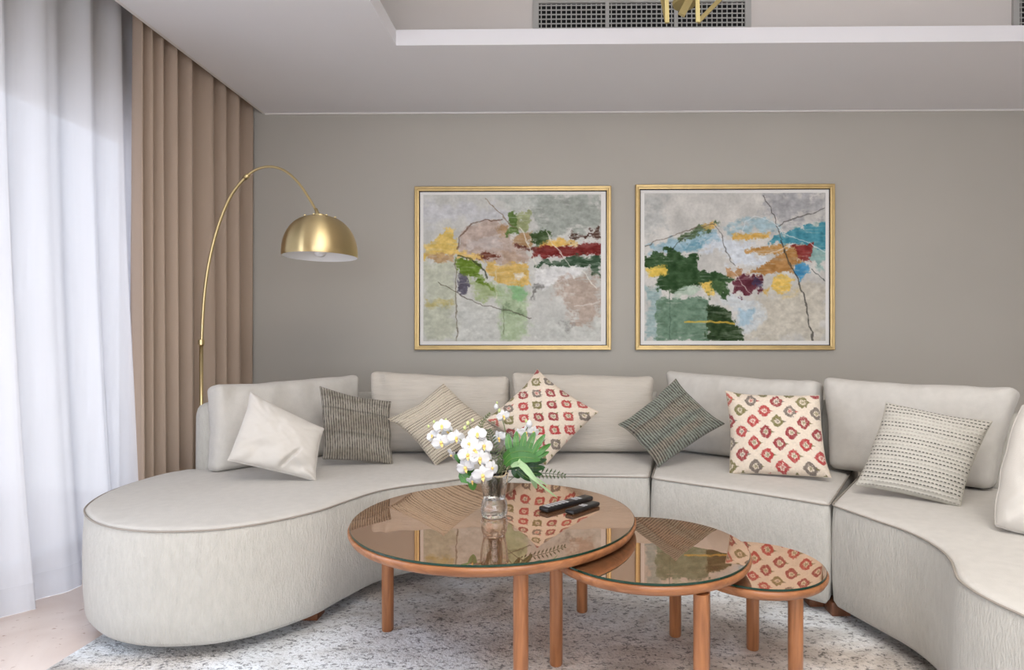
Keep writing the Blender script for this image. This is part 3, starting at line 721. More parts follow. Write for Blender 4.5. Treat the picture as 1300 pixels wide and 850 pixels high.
def dashes(nl, light, dark, dens, wgt=0.5, seed=1):
    def f(U, V):
        w = V * nl / 2 + 0.12 * np.sin(U * 3 + seed); row = np.round(w); y = w - row
        h = hash2(row, 3.0, seed); d = sm(0.20, 0.09, np.abs(y)) * sm(0.28, 0.46, np.abs(((U * dens + h * 7) % 1.0) - 0.5) * 2)
        d = d * (0.35 + 0.65 * (hash2(row, 9.0, seed + 1) > 0.28)) * (0.75 + 0.5 * fbm(U * 9, row, 2, 2))
        b = lin(light) * (0.93 + 0.14 * fbm(U * 40, V * 60, 4, 3))[..., None]
        return mixc(b, np.broadcast_to(lin(dark), b.shape), np.clip(d * wgt, 0, 1))
    return f
def dash_relief(nl, seed=1):
    return lambda U, V: 0.0013 * np.cos((V * nl / 2 + 0.12 * np.sin(U * 3 + seed)) * 2 * np.pi)
def ribbed(c1, c2, c3, nr, seed):
    def f(U, V):
        rb = 0.5 + 0.5 * np.sin(U * nr + 2.2 * fbm(U * 2, V * 3, seed, 2)); rb = rb ** 1.5
        band = fbm(U * 0.8 + 3, V * 3.5 + seed, seed, 3)
        b = mixc(np.broadcast_to(lin(c1), U.shape + (3,)), np.broadcast_to(lin(c2), U.shape + (3,)), sm(0.35, 0.62, band))
        line = np.exp(-((V - 0.42) / 0.03) ** 2) + np.exp(-((V + 0.28) / 0.05) ** 2) * 0.8 + np.exp(-((V - 0.78) / 0.03) ** 2) * 0.5
        frag = fbm(U * 34, V * 14, seed + 2, 2)
        out = mixc(np.broadcast_to(lin(c3), b.shape), b, np.clip(0.18 + 0.95 * rb + 0.7 * (frag - 0.5), 0, 1))
        return mixc(out, out * 0.45, np.clip(line * (0.6 + 0.6 * frag), 0, 1) * 0.6) * 1.0
    return f
def rib_relief(nr, seed): return lambda U, V: 0.003 * np.sin(U * nr + 2.2 * fbm(U * 2, V * 3, seed, 2)) + 0.004 * (np.exp(-((V - 0.42) / 0.04) ** 2) + np.exp(-((V + 0.28) / 0.04) ** 2))
pillow('throw_pillow', [(406, 493), (496, 512), (499, 592), (410, 585)], (450, 592), (0.35, -1), 20, 0.08, 0.065, 11,
       'dark grey-brown ribbed square pillow between the plain cream and dash-striped ones', n=230, colfn=ribbed((150, 143, 130), (168, 162, 150), (82, 76, 68), 88, 2), relief=rib_relief(88, 2), base=(110, 104, 94))
pillow('throw_pillow', [(318, 498), (411, 545), (401, 612), (289, 585)], (380, 612), (0.4, -1), 27, 0.085, 0.06, 12,
       'plain cream pillow slumped with creases near the left end of the sofa', n=110, m=M['cream'], crease=0.013)
pillow('throw_pillow', [(493, 534), (563, 489), (632, 545), (553, 593)], (553, 590), (0.1, -1), 20, 0.075, 0.10, 13,
       'beige diamond-set pillow with dark dashed stripes behind the white orchids', n=220, colfn=dashes(25, (190, 180, 162), (62, 54, 50), 20, 1.0, 2), relief=dash_relief(25, 2), base=(190, 178, 158))
pillow('throw_pillow', [(617, 534), (682, 470), (760, 524), (692, 592)], (692, 590), (0.0, -1), 20, 0.085, 0.085, 14,
       'cream diamond-set pillow printed with red and olive motifs, behind the green leaves', n=230, colfn=ikat, base=(200, 186, 168))
pillow('throw_pillow', [(785, 541), (858, 483), (920, 540), (836, 595)], (836, 592), (-0.15, -1), 20, 0.078, 0.10, 15,
       'grey-green ribbed pillow set on its corner between two back cushions', n=230, colfn=ribbed((148, 140, 126), (140, 145, 134), (66, 61, 54), 88, 5), relief=rib_relief(88, 5), base=(120, 118, 106))
pillow('throw_pillow', [(921, 498), (1040, 504), (1055, 608), (926, 603)], (990, 606), (-0.45, -1), 18, 0.09, 0.065, 16,
       'cream square pillow printed with red and olive motifs, sitting upright', n=230, colfn=ikat, base=(206, 192, 172))
pillow('throw_pillow', [(1125, 513), (1260, 537), (1219, 646), (1087, 617)], (1160, 636), (-0.6, -1), 22, 0.078, 0.06, 17,
       'pale grey square pillow with fine dashed lines, on the right chaise', n=230, colfn=dashes(23, (186, 182, 172), (66, 65, 60), 13.5, 0.95, 5), relief=dash_relief(23, 5), base=(180, 176, 162))
pillow('throw_pillow', [(1298, 522), (1440, 560), (1420, 700), (1264, 674)], (1300, 680), (-0.55, -1), 20, 0.115, -0.12, 18,
       'plump plain cream pillow cut off at the right edge of the view', n=110, m=M['cream'], crease=0.013)

# ================================================================== COFFEE TABLES
RUGZ = 0.0125
def coffee_table(X, d, r, zt, legs, label):
    c = W(X, d); t = empty('coffee_table', (c.x, c.y, RUGZ), label, 'coffee table', 'round nesting coffee tables')
    g = 0.007; zw = zt - g; th = 0.034
    lathe('wood_top', [(r - 0.045, zw - th), (r - 0.020, zw - th + 0.002), (r - 0.006, zw - th + 0.010), (r, zw - th + 0.021), (r + 0.001, zw - 0.006), (r - 0.001, zw - 0.001), (r - 0.004, zw)], (c.x, c.y, 0), M['wood'], t, seg=128)
    bm = bmesh.new(); add_lathe(bm, [(r - 0.007, zw + 0.0003), (r - 0.005, zw + 0.0012), (r - 0.005, zt - 0.001), (r - 0.0065, zt)], (c.x, c.y, 0), 128)
    for f in bm.faces:
        if len(f.verts) < 10: f.material_index = 1
    sharp(link('glass_top', bm_mesh('glass_top', bm), [M['glass_top'], M['edge']], t), 30)
    for (lx, ly) in legs:
        lathe('leg', [(0.0195, RUGZ), (0.021, RUGZ + 0.004), (0.0215, 0.2), (0.0215, zw - th + 0.001)], (lx, ly, 0), M['wood_leg'], t, seg=28)
    return t
def fl(px, py): v = at_z(px, py, RUGZ); return (v.x, v.y + 0.012)
def pl(X, d): v = W(X, d); return (v.x, v.y)
ZA, ZB, ZD = 0.462, 0.4185, 0.357
coffee_table(-0.220, 2.079, 0.4875, ZA, [fl(491, 801), fl(739, 777), pl(-0.106, 1.67)], 'largest and tallest round table, bronze glass top carrying the vase')
coffee_table(0.2835, 1.89, 0.3156, ZB, [fl(706, 845), fl(858, 808), pl(0.389, 1.62)], 'middle-sized round glass-topped table tucked partly under the largest one')
coffee_table(0.63, 1.903, 0.215, ZD, [fl(957, 825), pl(0.70, 1.756), pl(0.468, 1.92)], 'smallest and lowest round glass-topped table, nearest the right chaise')

# remotes
def remote(pa, pb, w, h, label, rows, cols):
    A, B = at_z(*pa, ZA), at_z(*pb, ZA); A.z = B.z = ZA; ax = (B - A); Ln = ax.length; ax.normalize(); sd = Vector((-ax.y, ax.x, 0)); c = (A + B) / 2
    t = empty('remote_control', (c.x, c.y, ZA), label, 'remote control', 'remote controls on the largest table')
    bm = bmesh.new(); add_box(bm, (-Ln / 2, -w / 2, 0.001), (Ln / 2, w / 2, h), min(h * 0.35, 0.006), 3)
    mtx = Matrix(((ax.x, sd.x, 0, c.x), (ax.y, sd.y, 0, c.y), (0, 0, 1, ZA), (0, 0, 0, 1)))
    bmesh.ops.transform(bm, matrix=mtx, verts=bm.verts); sharp(link('casing', bm_mesh('casing', bm), M['black'], t), 40)
    for (x0, x1, nr, nc) in rows:
        for i in range(nr):
            for j in range(nc):
                x = (x0 + (x1 - x0) * (i + 0.5) / nr) * Ln - Ln / 2; y = (j - (nc - 1) / 2) * w * 0.72 / nc; bw = abs(x1 - x0) * Ln / nr * 0.3; bh = w * 0.3 / nc
                bm = bmesh.new(); add_box(bm, (x - bw, y - bh, h - 0.0005), (x + bw, y + bh, h + 0.0016), 0.0006, 1)
                bmesh.ops.transform(bm, matrix=mtx, verts=bm.verts); link('button', bm_mesh('button', bm), M['button'], t, smooth=False)
    return t
remote((689, 650), (748, 634), 0.046, 0.018, 'longer black remote control with many buttons, beside the vase', [(0.04, 0.5, 6, 3), (0.62, 0.78, 2, 3)], 0)
remote((722, 653), (757, 641), 0.038, 0.016, 'shorter black remote control lying in front of the longer one', [(0.42, 0.6, 2, 2)], 0)

# ================================================================== VASE
vc = at_z(627.5, 655, ZA); VX, VY = vc.x, vc.y; VD = 2.05
def vfn(r, z, a):
    if z < 0.005: return r
    if z < 0.062: return r * (1 + 0.022 * math.sin(a * 12) * math.sin((z - 0.005) / 0.057 * math.pi * 3))
    return r * (1 + 0.018 * math.sin(a * 14))
vz = [(0.036, 0.001), (0.043, 0.004), (0.045, 0.016), (0.0455, 0.03), (0.044, 0.045), (0.040, 0.056), (0.037, 0.062), (0.038, 0.075), (0.042, 0.095), (0.046, 0.12), (0.048, 0.145), (0.049, 0.158)]
iz = [(0.046, 0.159), (0.0455, 0.145), (0.0435, 0.12), (0.0395, 0.095), (0.0355, 0.077), (0.0335, 0.066), (0.03, 0.060), (0.004, 0.058)]
vase = lathe('vase', vz + iz, (VX, VY, ZA), M['glass'], seg=84, fn=vfn, ang=None)
meta(vase, 'clear cut-glass vase with ridged sides standing on the largest table', 'vase')

# ================================================================== FLOWERS
inv = Vector((VX, VY, ZA + 0.066))
def sub_loc(o): return world_loc(o)
def petal_grid(bm, c, fwd, up, side, L_, Wd, cup=0.25, base=0.12, n=7, k=5):
    """petal from c along up, width along side, facing fwd"""
    rows = []
    for i in range(n):
        t = i / (n - 1); w = Wd * (base + (1 - base) * math.sin(min(1.0, t * 1.08) * math.pi * 0.86) ** 0.75) * (1 if t < 0.98 else 0.35)
        row = []
        for j in range(k):
            s = j / (k - 1) * 2 - 1
            row.append(bm.verts.new(c + up * (L_ * t * (1 - 0.08 * s * s)) + side * (w * s * 0.5) + fwd * (L_ * cup * (-(t ** 2) * 0.5 + 0.28 * s * s * t))))
        rows.append(row)
    for A, B in zip(rows, rows[1:]):
        for j in range(k - 1): bm.faces.new((A[j], A[j + 1], B[j + 1], B[j]))
def solid(o, t): md = o.modifiers.new('body', 'SOLIDIFY'); md.thickness = t; md.offset = 0; return o
def blossom(parent, px, py, d, size, yaw=0, pitch=0, roll=0, droop=0):
    c = at_d(px, py, d); f = (Vector((0, 0, CZ)) - c).normalized()
    rot = Matrix.Rotation(R(yaw), 3, 'Z'); f = rot @ f; s = Vector((0, 0, 1)).cross(f).normalized(); u = f.cross(s)
    f2 = f * math.cos(R(pitch)) + u * math.sin(R(pitch)); u = (u * math.cos(R(pitch)) - f * math.sin(R(pitch))); f = f2
    s, u = s * math.cos(R(roll)) + u * math.sin(R(roll)), u * math.cos(R(roll)) - s * math.sin(R(roll))
    fl_ = None
    first = None
    for k, (ang, L_, w) in enumerate(((90, .52, .34), (212, .5, .32), (328, .5, .32), (12, .56, .58), (168, .56, .58))):
        bm = bmesh.new(); a = R(ang); up = s * math.cos(a) + u * math.sin(a); sd = f.cross(up)
        petal_grid(bm, c + f * (0.002 if k > 2 else -0.001), f, up, sd, size * L_, size * w, cup=0.35 + 0.15 * random.random())
        o = solid(link('petal', bm_mesh('petal', bm), M['petal'], parent), 0.0009)
    bm = bmesh.new()
    add_lathe(bm, [(size * 0.03, -0.002), (size * 0.09, size * 0.05), (size * 0.08, size * 0.12), (size * 0.03, size * 0.17)], (0, 0, 0), 10)
    petal_grid(bm, Vector((0, 0, size * 0.05)), Vector((0, 1, 0)), Vector((0, -0.8, 0.6)), Vector((1, 0, 0)), size * 0.26, size * 0.16, cup=0.6, n=5, k=3)
    mt = Matrix((( s.x, u.x, f.x, c.x), (s.y, u.y, f.y, c.y), (s.z, u.z, f.z, c.z), (0, 0, 0, 1)))
    bmesh.ops.transform(bm, matrix=mt, verts=bm.verts); link('lip', bm_mesh('lip', bm), M['lip'], parent)
def bud(parent, px, py, d, r, m='petal'):
    c = at_d(px, py, d); lathe('bud', [(r * 0.25, -r * 1.2), (r * 0.8, -r * 0.7), (r, 0), (r * 0.7, r * 0.8), (r * 0.15, r * 1.35)], (c.x, c.y, c.z), M[m], parent, seg=12, ang=None)
def spray(label, path, blos, buds):
    pts = [inv + Vector((random.uniform(-.012, .012), random.uniform(-.012, .012), 0))] + [at_d(*q) for q in path]
    t = empty('orchid_spray', inv, label, 'flower', 'orchid sprays in the vase')
    tube('stem', catmull(pts, 6), 0.0020, M['stem'], t, seg=7)
    for b in blos: blossom(t, *b)
    for b in buds: bud(t, *b)
random.seed(3)
spray('spray of white orchids arching furthest left over the table', [(622, 608, 2.05), (606, 585, 2.03), (592, 566, 2.03), (574, 548, 2.04), (556, 536, 2.05)],
      [(561, 541, 2.035, .058, -10, 15, 10), (560, 561, 2.02, .062, -5, -15, 20), (579, 556, 2.03, .060, 15, 0, -8), (549, 553, 2.05, .046, -35, 10, 30), (574, 577, 2.03, .050, -60, -45, 60), (568, 548, 2.05, .045, 10, -10, 50)],
      [(551, 535, 2.06, .005, 'bud'), (544, 541, 2.06, .0045, 'bud'), (566, 533, 2.06, .005, 'bud')])
spray('dense front cluster of white orchids hanging over the vase rim', [(620, 605, 2.02), (612, 590, 1.98), (606, 570, 1.97), (600, 550, 1.98), (596, 540, 2.0)],
      [(606, 551, 1.98, .060, 0, 10, 0), (596, 563, 1.97, .060, -20, 0, 14), (614, 566, 1.985, .064, 20, 5, -15), (594, 577, 1.955, .066, -8, -10, 8), (609, 582, 1.96, .068, 14, -8, -10),
       (591, 593, 1.965, .062, -15, -25, 25), (618, 582, 1.99, .050, 45, 0, 20), (613, 603, 1.95, .068, 0, -20, 5), (624, 594, 1.975, .054, 38, -12, -30), (602, 571, 1.96, .058, 5, 0, 40), (600, 610, 1.97, .044, -25, -50, 0)],
      [(594, 537, 2.0, .006, 'bud'), (600, 533, 2.0, .005, 'bud'), (590, 543, 2.0, .006, 'bud')])
spray('small open orchid spray reaching up at the back of the bunch', [(630, 600, 2.08), (634, 578, 2.12), (642, 560, 2.14), (640, 540, 2.15), (633, 520, 2.15)],
      [(639, 528, 2.14, .048, 20, -10, 12), (634, 556, 2.13, .056, -30, -15, 30), (647, 562, 2.14, .045, 30, -40, 0)],
      [(630, 516, 2.15, .0085, 'petal'), (631, 511, 2.15, .004, 'bud'), (634, 521, 2.15, .006, 'bud')])
spray('orchid spray peeking out above the large green leaf', [(634, 602, 2.1), (648, 580, 2.14), (662, 556, 2.15), (671, 540, 2.15)],
      [(668, 549, 2.15, .052, 10, -15, 0), (660, 551, 2.16, .045, -20, -10, 30), (677, 548, 2.15, .045, 25, -20, -20)],
      [(672, 538, 2.15, .012, 'petal'), (668, 534, 2.15, .005, 'bud')])

def blade(bm, pts, w, n=8, fold=-0.12, tipw=0.05):
    """leaf blade along a polyline of points with half-width profile"""
    P = catmull(pts, max(2, n // max(1, len(pts) - 1))); k = len(P); rows = []
    for i, p in enumerate(P):
        t = i / (k - 1); T = (P[min(i + 1, k - 1)] - P[max(i - 1, 0)]).normalized(); f = (Vector((0, 0, CZ)) - p).normalized(); s = T.cross(f).normalized(); nn = s.cross(T)
        ww = w * max(tipw, math.sin(math.pi * (0.08 + 0.90 * t)) ** 0.7)
        rows.append([bm.verts.new(p + s * ww - nn * fold * ww), bm.verts.new(p + nn * 0.0), bm.verts.new(p - s * ww - nn * fold * ww)])
    for A, B in zip(rows, rows[1:]):
        for j in (0, 1): bm.faces.new((A[j], A[j + 1], B[j + 1], B[j]))
def greens(name, label, cat, m, builds, stem_pts, group=None, sr=0.0018, leafname='leaf_blade'):
    t = empty(name, inv, label, cat, group)
    tube('stem', catmull([inv + Vector((random.uniform(-.014, .014), random.uniform(-.014, .014), 0))] + [at_d(*q) for q in stem_pts], 6), sr, M['stem'], t, seg=6)
    for pts, w in builds:
        P3 = [at_d(*q) for q in pts]
        bm = bmesh.new(); blade(bm, P3, w, n=8); lb = solid(link(leafname, bm_mesh(leafname, bm), m, t, smooth=False), 0.0008)
        if w > 0.010 and name != 'strap_leaf':
            tube('midrib', [p + (Vector((0, 0, CZ)) - p).normalized() * (0.001 + 0.12 * w * 0) for p in catmull(P3, 4)[:-2]], 0.0007, M['vein'], lb, seg=5)
    return t
# split philodendron leaves: a body and finger lobes
lobes = [((648, 575), (645, 550), .0115), ((656, 575), (656, 547), .0105), ((663, 575), (667, 548), .0115), ((670, 575), (679, 548), .0115), ((676, 576), (692, 551), .0105), ((680, 579), (699, 563), .009), ((680, 582), (697, 573), .0085)]
bl = [([(640, 583, 1.985), (648, 575, 1.975), (664, 572, 1.975), (684, 576, 1.985)], .017), ([(641, 590, 1.98), (650, 582, 1.97), (668, 580, 1.97), (686, 584, 1.98)], .019)]
bl += [([(a[0], a[1], 1.98), ((a[0] + b[0]) / 2 - 1, (a[1] + b[1]) / 2, 1.985), (b[0], b[1], 2.0 + .01 * (k % 2))], w) for k, (a, b, w) in enumerate(lobes)]
greens('split_leaf', 'large bright green split leaf with finger lobes, topmost of the leaves', 'leaf', M['leaf'], bl, [(632, 604, 2.02), (636, 594, 2.0), (644, 584, 1.99)], 'split leaves in the vase')
lobes2 = [((660, 588), (694, 583), .012), ((662, 592), (692, 593), .012), ((660, 595), (688, 602), .0115), ((656, 596), (676, 610), .011), ((650, 596), (660, 606), .010), ((668, 586), (693, 575), .010)]
bl = [([(642, 592, 2.03), (655, 588, 2.02), (672, 588, 2.02)], .020)] + [([(a[0], a[1], 2.02), ((a[0] + b[0]) / 2, (a[1] + b[1]) / 2 + 1, 2.02), (b[0], b[1], 2.04)], w) for a, b, w in lobes2]
greens('split_leaf', 'darker green split leaf tucked under the bright one', 'leaf', M['leaf_dark'], bl, [(633, 605, 2.03), (638, 597, 2.03), (644, 592, 2.03)], 'split leaves in the vase')
greens('broad_leaf', 'plain broad green leaf hanging at the left side of the vase', 'leaf', M['leaf'], [([(602, 596, 2.0), (596, 604, 1.985), (589, 606, 1.98), (584, 598, 1.98)], .020), ([(606, 598, 2.0), (600, 610, 1.98), (601, 622, 1.985)], .0165)], [(618, 606, 2.03), (606, 598, 2.0)])
greens('small_leaf', 'small green leaf among the blossoms of the left spray', 'leaf', M['leaf'], [([(590, 590, 2.02), (584, 583, 2.01), (577, 577, 2.01)], .012)], [(620, 606, 2.04), (600, 596, 2.03), (590, 590, 2.02)])
greens('strap_leaf', 'pale green strap leaf trailing down towards the remote controls', 'leaf', M['leaf_pale'],
       [([(649, 592, 1.95), (660, 588, 1.94), (672, 600, 1.92), (682, 612, 1.91)], .011), ([(668, 598, 1.93), (684, 613, 1.915), (698, 624, 1.925), (708, 632, 1.94)], .0035), ([(666, 597, 1.93), (680, 606, 1.92), (696, 617, 1.93)], .003), ([(672, 602, 1.93), (678, 612, 1.93), (681, 620, 1.94)], .008),
        ([(658, 590, 1.94), (659, 586, 1.94), (660, 582, 1.95)], .004)], [(636, 603, 2.0), (642, 597, 1.97), (649, 592, 1.95)])
def fern(label, path, w, npair, m):
    pts = [at_d(*q) for q in path]; P = catmull(pts, 10); t = empty('fern_frond', inv, label, 'fern', 'fern fronds in the vase')
    tube('stem', catmull([inv + Vector((random.uniform(-.016, .016), random.uniform(-.016, .016), 0))] + pts, 8), 0.0011, M['fern'], t, seg=5)
    bm = bmesh.new()
    for k in range(npair):
        u = (k + 0.5) / npair * (len(P) - 1); i = int(u); p = P[i].lerp(P[min(i + 1, len(P) - 1)], u - i); T = (P[min(i + 1, len(P) - 1)] - P[max(i - 1, 0)]).normalized()
        f = (Vector((0, 0, CZ)) - p).normalized(); s = T.cross(f).normalized(); L_ = w * math.sin(math.pi * (0.15 + 0.8 * k / npair)) ** 0.8
        for sg in (-1, 1):
            e = (s * sg + T * 0.45).normalized(); q = p + e * L_ + f * random.uniform(-.004, .004); hw = T * 0.0036; mdl = p + e * L_ * 0.5
            a, b, c, d_ = bm.verts.new(p - hw * .4), bm.verts.new(mdl - hw), bm.verts.new(q), bm.verts.new(mdl + hw)
            bm.faces.new((a, b, c, d_))
    solid(link('leaflets', bm_mesh('leaflets', bm), m, t), 0.0006)
fern('dark fern frond standing upright between blossoms and big leaf', [(630, 600, 2.06), (628, 580, 2.08), (624, 560, 2.1), (620, 545, 2.11)], .028, 15, M['fern'])
fern('fern frond leaning right behind the large leaf stem', [(633, 600, 2.05), (640, 582, 2.07), (645, 568, 2.09)], .022, 12, M['fern'])
fern('fern frond sticking out sideways at the right of the bunch', [(660, 600, 2.06), (680, 600, 2.08), (700, 601, 2.1), (718, 604, 2.12)], .022, 12, M['fern'])
fern('thin fern frond rising above the white cluster', [(620, 590, 2.08), (612, 560, 2.1), (610, 540, 2.12), (622, 524, 2.14)], .014, 18, M['stem'])
fern('short fern frond low at the centre over the vase rim', [(628, 606, 2.02), (634, 594, 2.01), (636, 584, 2.0)], .018, 14, M['fern'])
# raffia wound round the stems and down inside the glass
rf = empty('raffia_bow', inv, 'pale raffia strands tied round the stems and hanging inside the glass', 'raffia')
for k in range(9):
    a = random.uniform(-.9, .9); rr = 0.028
    p0 = inv + Vector((math.cos(a) * rr * .9, math.sin(a) * rr * .5 - .012, 0.004)); p1 = p0 + Vector((random.uniform(-.004, .006), 0, 0.05)); p2 = inv + Vector((math.cos(a) * rr * 1.1, math.sin(a) * rr * .6 - .014, 0.088 + random.uniform(0, .012)))
    tube('strand', catmull([p0, p1, p2], 4), 0.0009, M['raffia'], rf, seg=5)
tube('strand', catmull([at_d(*q) for q in [(630, 606, 1.985), (640, 604, 1.98), (644, 594, 1.98), (647, 591, 1.985)]], 5), 0.0013, M['raffia'], rf, seg=5)
tube('strand', catmull([at_d(*q) for q in [(626, 605, 1.985), (638, 604, 1.98), (645, 600, 1.98), (643, 612, 1.985)]], 5), 0.0012, M['raffia'], rf, seg=5)
# bundle of fine stems seen through the glass
bm = bmesh.new()
for k in range(26):
    a = random.uniform(0, 6.28); rr = random.uniform(.004, .026); p0 = inv + Vector((math.cos(a) * rr, math.sin(a) * rr, 0.002)); b = a + random.uniform(-1, 1)
    p1 = inv + Vector((math.cos(b) * rr * 1.25, math.sin(b) * rr * 1.25, 0.095)); add_tube(bm, [p0, (p0 + p1) / 2 + Vector((random.uniform(-.003, .003), 0, 0)), p1], 0.0012, 5)
o = link('cut_stems', bm_mesh('cut_stems', bm), M['fern']); meta(o, 'bundle of fine green stalks standing inside the cut-glass vase', 'stems', kind='stuff')

# ================================================================== ARC LAMP
lp = W((255.5 - PX) / F * 3.15, 3.15); LX, LY = lp.x, lp.y
lamp = empty('arc_floor_lamp', (LX, LY, 0), 'brass arc floor lamp with dome shade rising behind the left end of the sofa', 'floor lamp')
lathe('base', [(0.105, 0.0008), (0.11, 0.004), (0.11, 0.022), (0.105, 0.028), (0.02, 0.032)], (LX, LY, 0), M['brass'], lamp, seg=40)
zc = at_d(256, 435, 3.15).z
tube('pole', [(LX, LY, 0.03), (LX, LY, 0.5), (LX, LY, zc)], 0.0095, M['brass'], lamp, seg=16)
lathe('collar', [(0.010, -0.012), (0.0155, -0.010), (0.0155, 0.016), (0.010, 0.018)], (LX, LY, zc), M['brass'], lamp, seg=20)
arc = [(256, 435, 3.15), (257.5, 400, 3.148), (261, 360, 3.145), (268, 320, 3.14), (279, 281, 3.13), (294, 247, 3.11), (313, 224, 3.09), (328, 214, 3.075), (345, 211.5, 3.06), (362, 217, 3.045), (378, 231, 3.03), (392, 251, 3.015), (403, 270, 3.0)]
AP = catmull([at_d(*q) for q in arc], 6)
tube('arm', AP[:37], 0.0075, M['brass'], lamp, seg=12); tube('arm_tip', AP[36:], 0.0065, M['brass'], lamp, seg=12)
jt = AP[36]; tg = (AP[38] - AP[34]).normalized()
tube('joint', [jt - tg * 0.014, jt + tg * 0.014], 0.012, M['brass'], lamp, seg=14)
sc_ = at_d(406.5, 326, 3.0); SR = 45.5 / F * 3.0; SH = at_d(406.5, 274, 3.0).z - sc_.z
tube('ferrule', [at_d(401, 265, 3.0), at_d(403.5, 272, 3.0), Vector((sc_.x - 0.008, sc_.y, sc_.z + SH + 0.004))], [0.0085, 0.010, 0.010], M['brass'], lamp, seg=14)
pr = []
for k in range(17):
    a = math.pi / 2 * k / 16; pr.append((SR * math.cos(a) ** 0.80 if k < 16 else 0.012, 0.006 + (SH - 0.006) * math.sin(a) ** 0.92))
prof_out = [(SR * 0.985, 0.0)] + pr
shade = lathe('shade', prof_out, (sc_.x, sc_.y, sc_.z), M['brass_shade'], lamp, seg=64, caps=False, ang=None)
prof_in = [(r - 0.0035 if r > 0.03 else r * 0.6, z - 0.004 if z > 0.01 else z) for r, z in prof_out]; prof_in[0] = (SR * 0.983, 0.0003)
ins = lathe('shade_lining', prof_in, (sc_.x, sc_.y, sc_.z), M['lamp_in'], shade, seg=64, caps=False, ang=None)
lathe('top_cap', [(0.03, SH - 0.004), (0.03, SH + 0.004), (0.026, SH + 0.007), (0.004, SH + 0.009)], (sc_.x, sc_.y, sc_.z), M['brass'], lamp, seg=24)
for k in range(8):
    a = 2 * math.pi * k / 8; rr = SR * 0.42; lathe('vent_stud', [(0.006, 0), (0.006, 0.004), (0.003, 0.006)], (sc_.x + rr * math.cos(a), sc_.y + rr * math.sin(a), sc_.z + SH * 0.955), M['brass'], lamp, seg=8)
bu = [(0.013, 0.085), (0.014, 0.07), (0.022, 0.055), (0.029, 0.035), (0.030, 0.022), (0.026, 0.008), (0.016, -0.001), (0.004, -0.004)]
lathe('bulb', bu, (sc_.x, sc_.y, sc_.z + 0.004), M['lamp_in'], lamp, seg=28, ang=None)
tube('bulb_holder', [(sc_.x, sc_.y, sc_.z + 0.085), (sc_.x, sc_.y, sc_.z + SH - 0.004)], 0.016, M['lamp_in'], lamp, seg=16)

# ================================================================== CHANDELIER (lowest arms only show at the top edge)
hub = at_d(868.5, 4, 2.3)
ch = empty('chandelier', (hub.x, hub.y, hub.z), 'brass chandelier of angular bars, its tip at the top edge before the air grille', 'chandelier')
lathe('hub_disc', [(0.03, -0.012), (0.043, -0.008), (0.045, 0.004), (0.03, 0.012)], tuple(hub), M['brass_soft'], ch, seg=32)
tube('rod', [(hub.x, hub.y, hub.z + 0.008), (hub.x, hub.y, ZT)], 0.009, M['brass_soft'], ch, seg=12)
lathe('canopy', [(0.07, -0.03), (0.072, -0.001)], (hub.x, hub.y, ZT), M['brass_soft'], ch, seg=32)
def bar(a, b, w=0.011, th=0.004):
    a, b = Vector(a), Vector(b); t = (b - a).normalized(); s = t.cross(Vector((0, 1, 0))).normalized(); n = s.cross(t); bm = bmesh.new()
    vs = [bm.verts.new(p + s * w * i + n * th * j) for p in (a, b) for i, j in ((-1, -1), (1, -1), (1, 1), (-1, 1))]
    for f in ((0, 1, 2, 3), (7, 6, 5, 4), (0, 4, 5, 1), (1, 5, 6, 2), (2, 6, 7, 3), (3, 7, 4, 0)): bm.faces.new([vs[i] for i in f])
    link('bar', bm_mesh('bar', bm), M['brass_soft'], ch, smooth=False)
tip1, tip2, tip3 = at_d(847, 29, 2.32), at_d(886, 28, 2.28), at_d(865, 19, 2.16)
top = hub + Vector((0, 0, 0.03))
up1 = at_d(832, -45, 2.38); up1b = at_d(845, -45, 2.30); up2 = at_d(884, -45, 2.24); up2b = at_d(935, -22, 2.36); up3 = at_d(890, -28, 2.28)
for a_, b_ in ((tip1, up1), (tip1, up1b), (tip2, up2), (tip2, up2b), (tip3, up3), (up1, top), (up1b, top), (up2, top), (up2b, top), (up3, top)): bar(a_, b_, 0.008 if b_ is not up3 else 0.013)

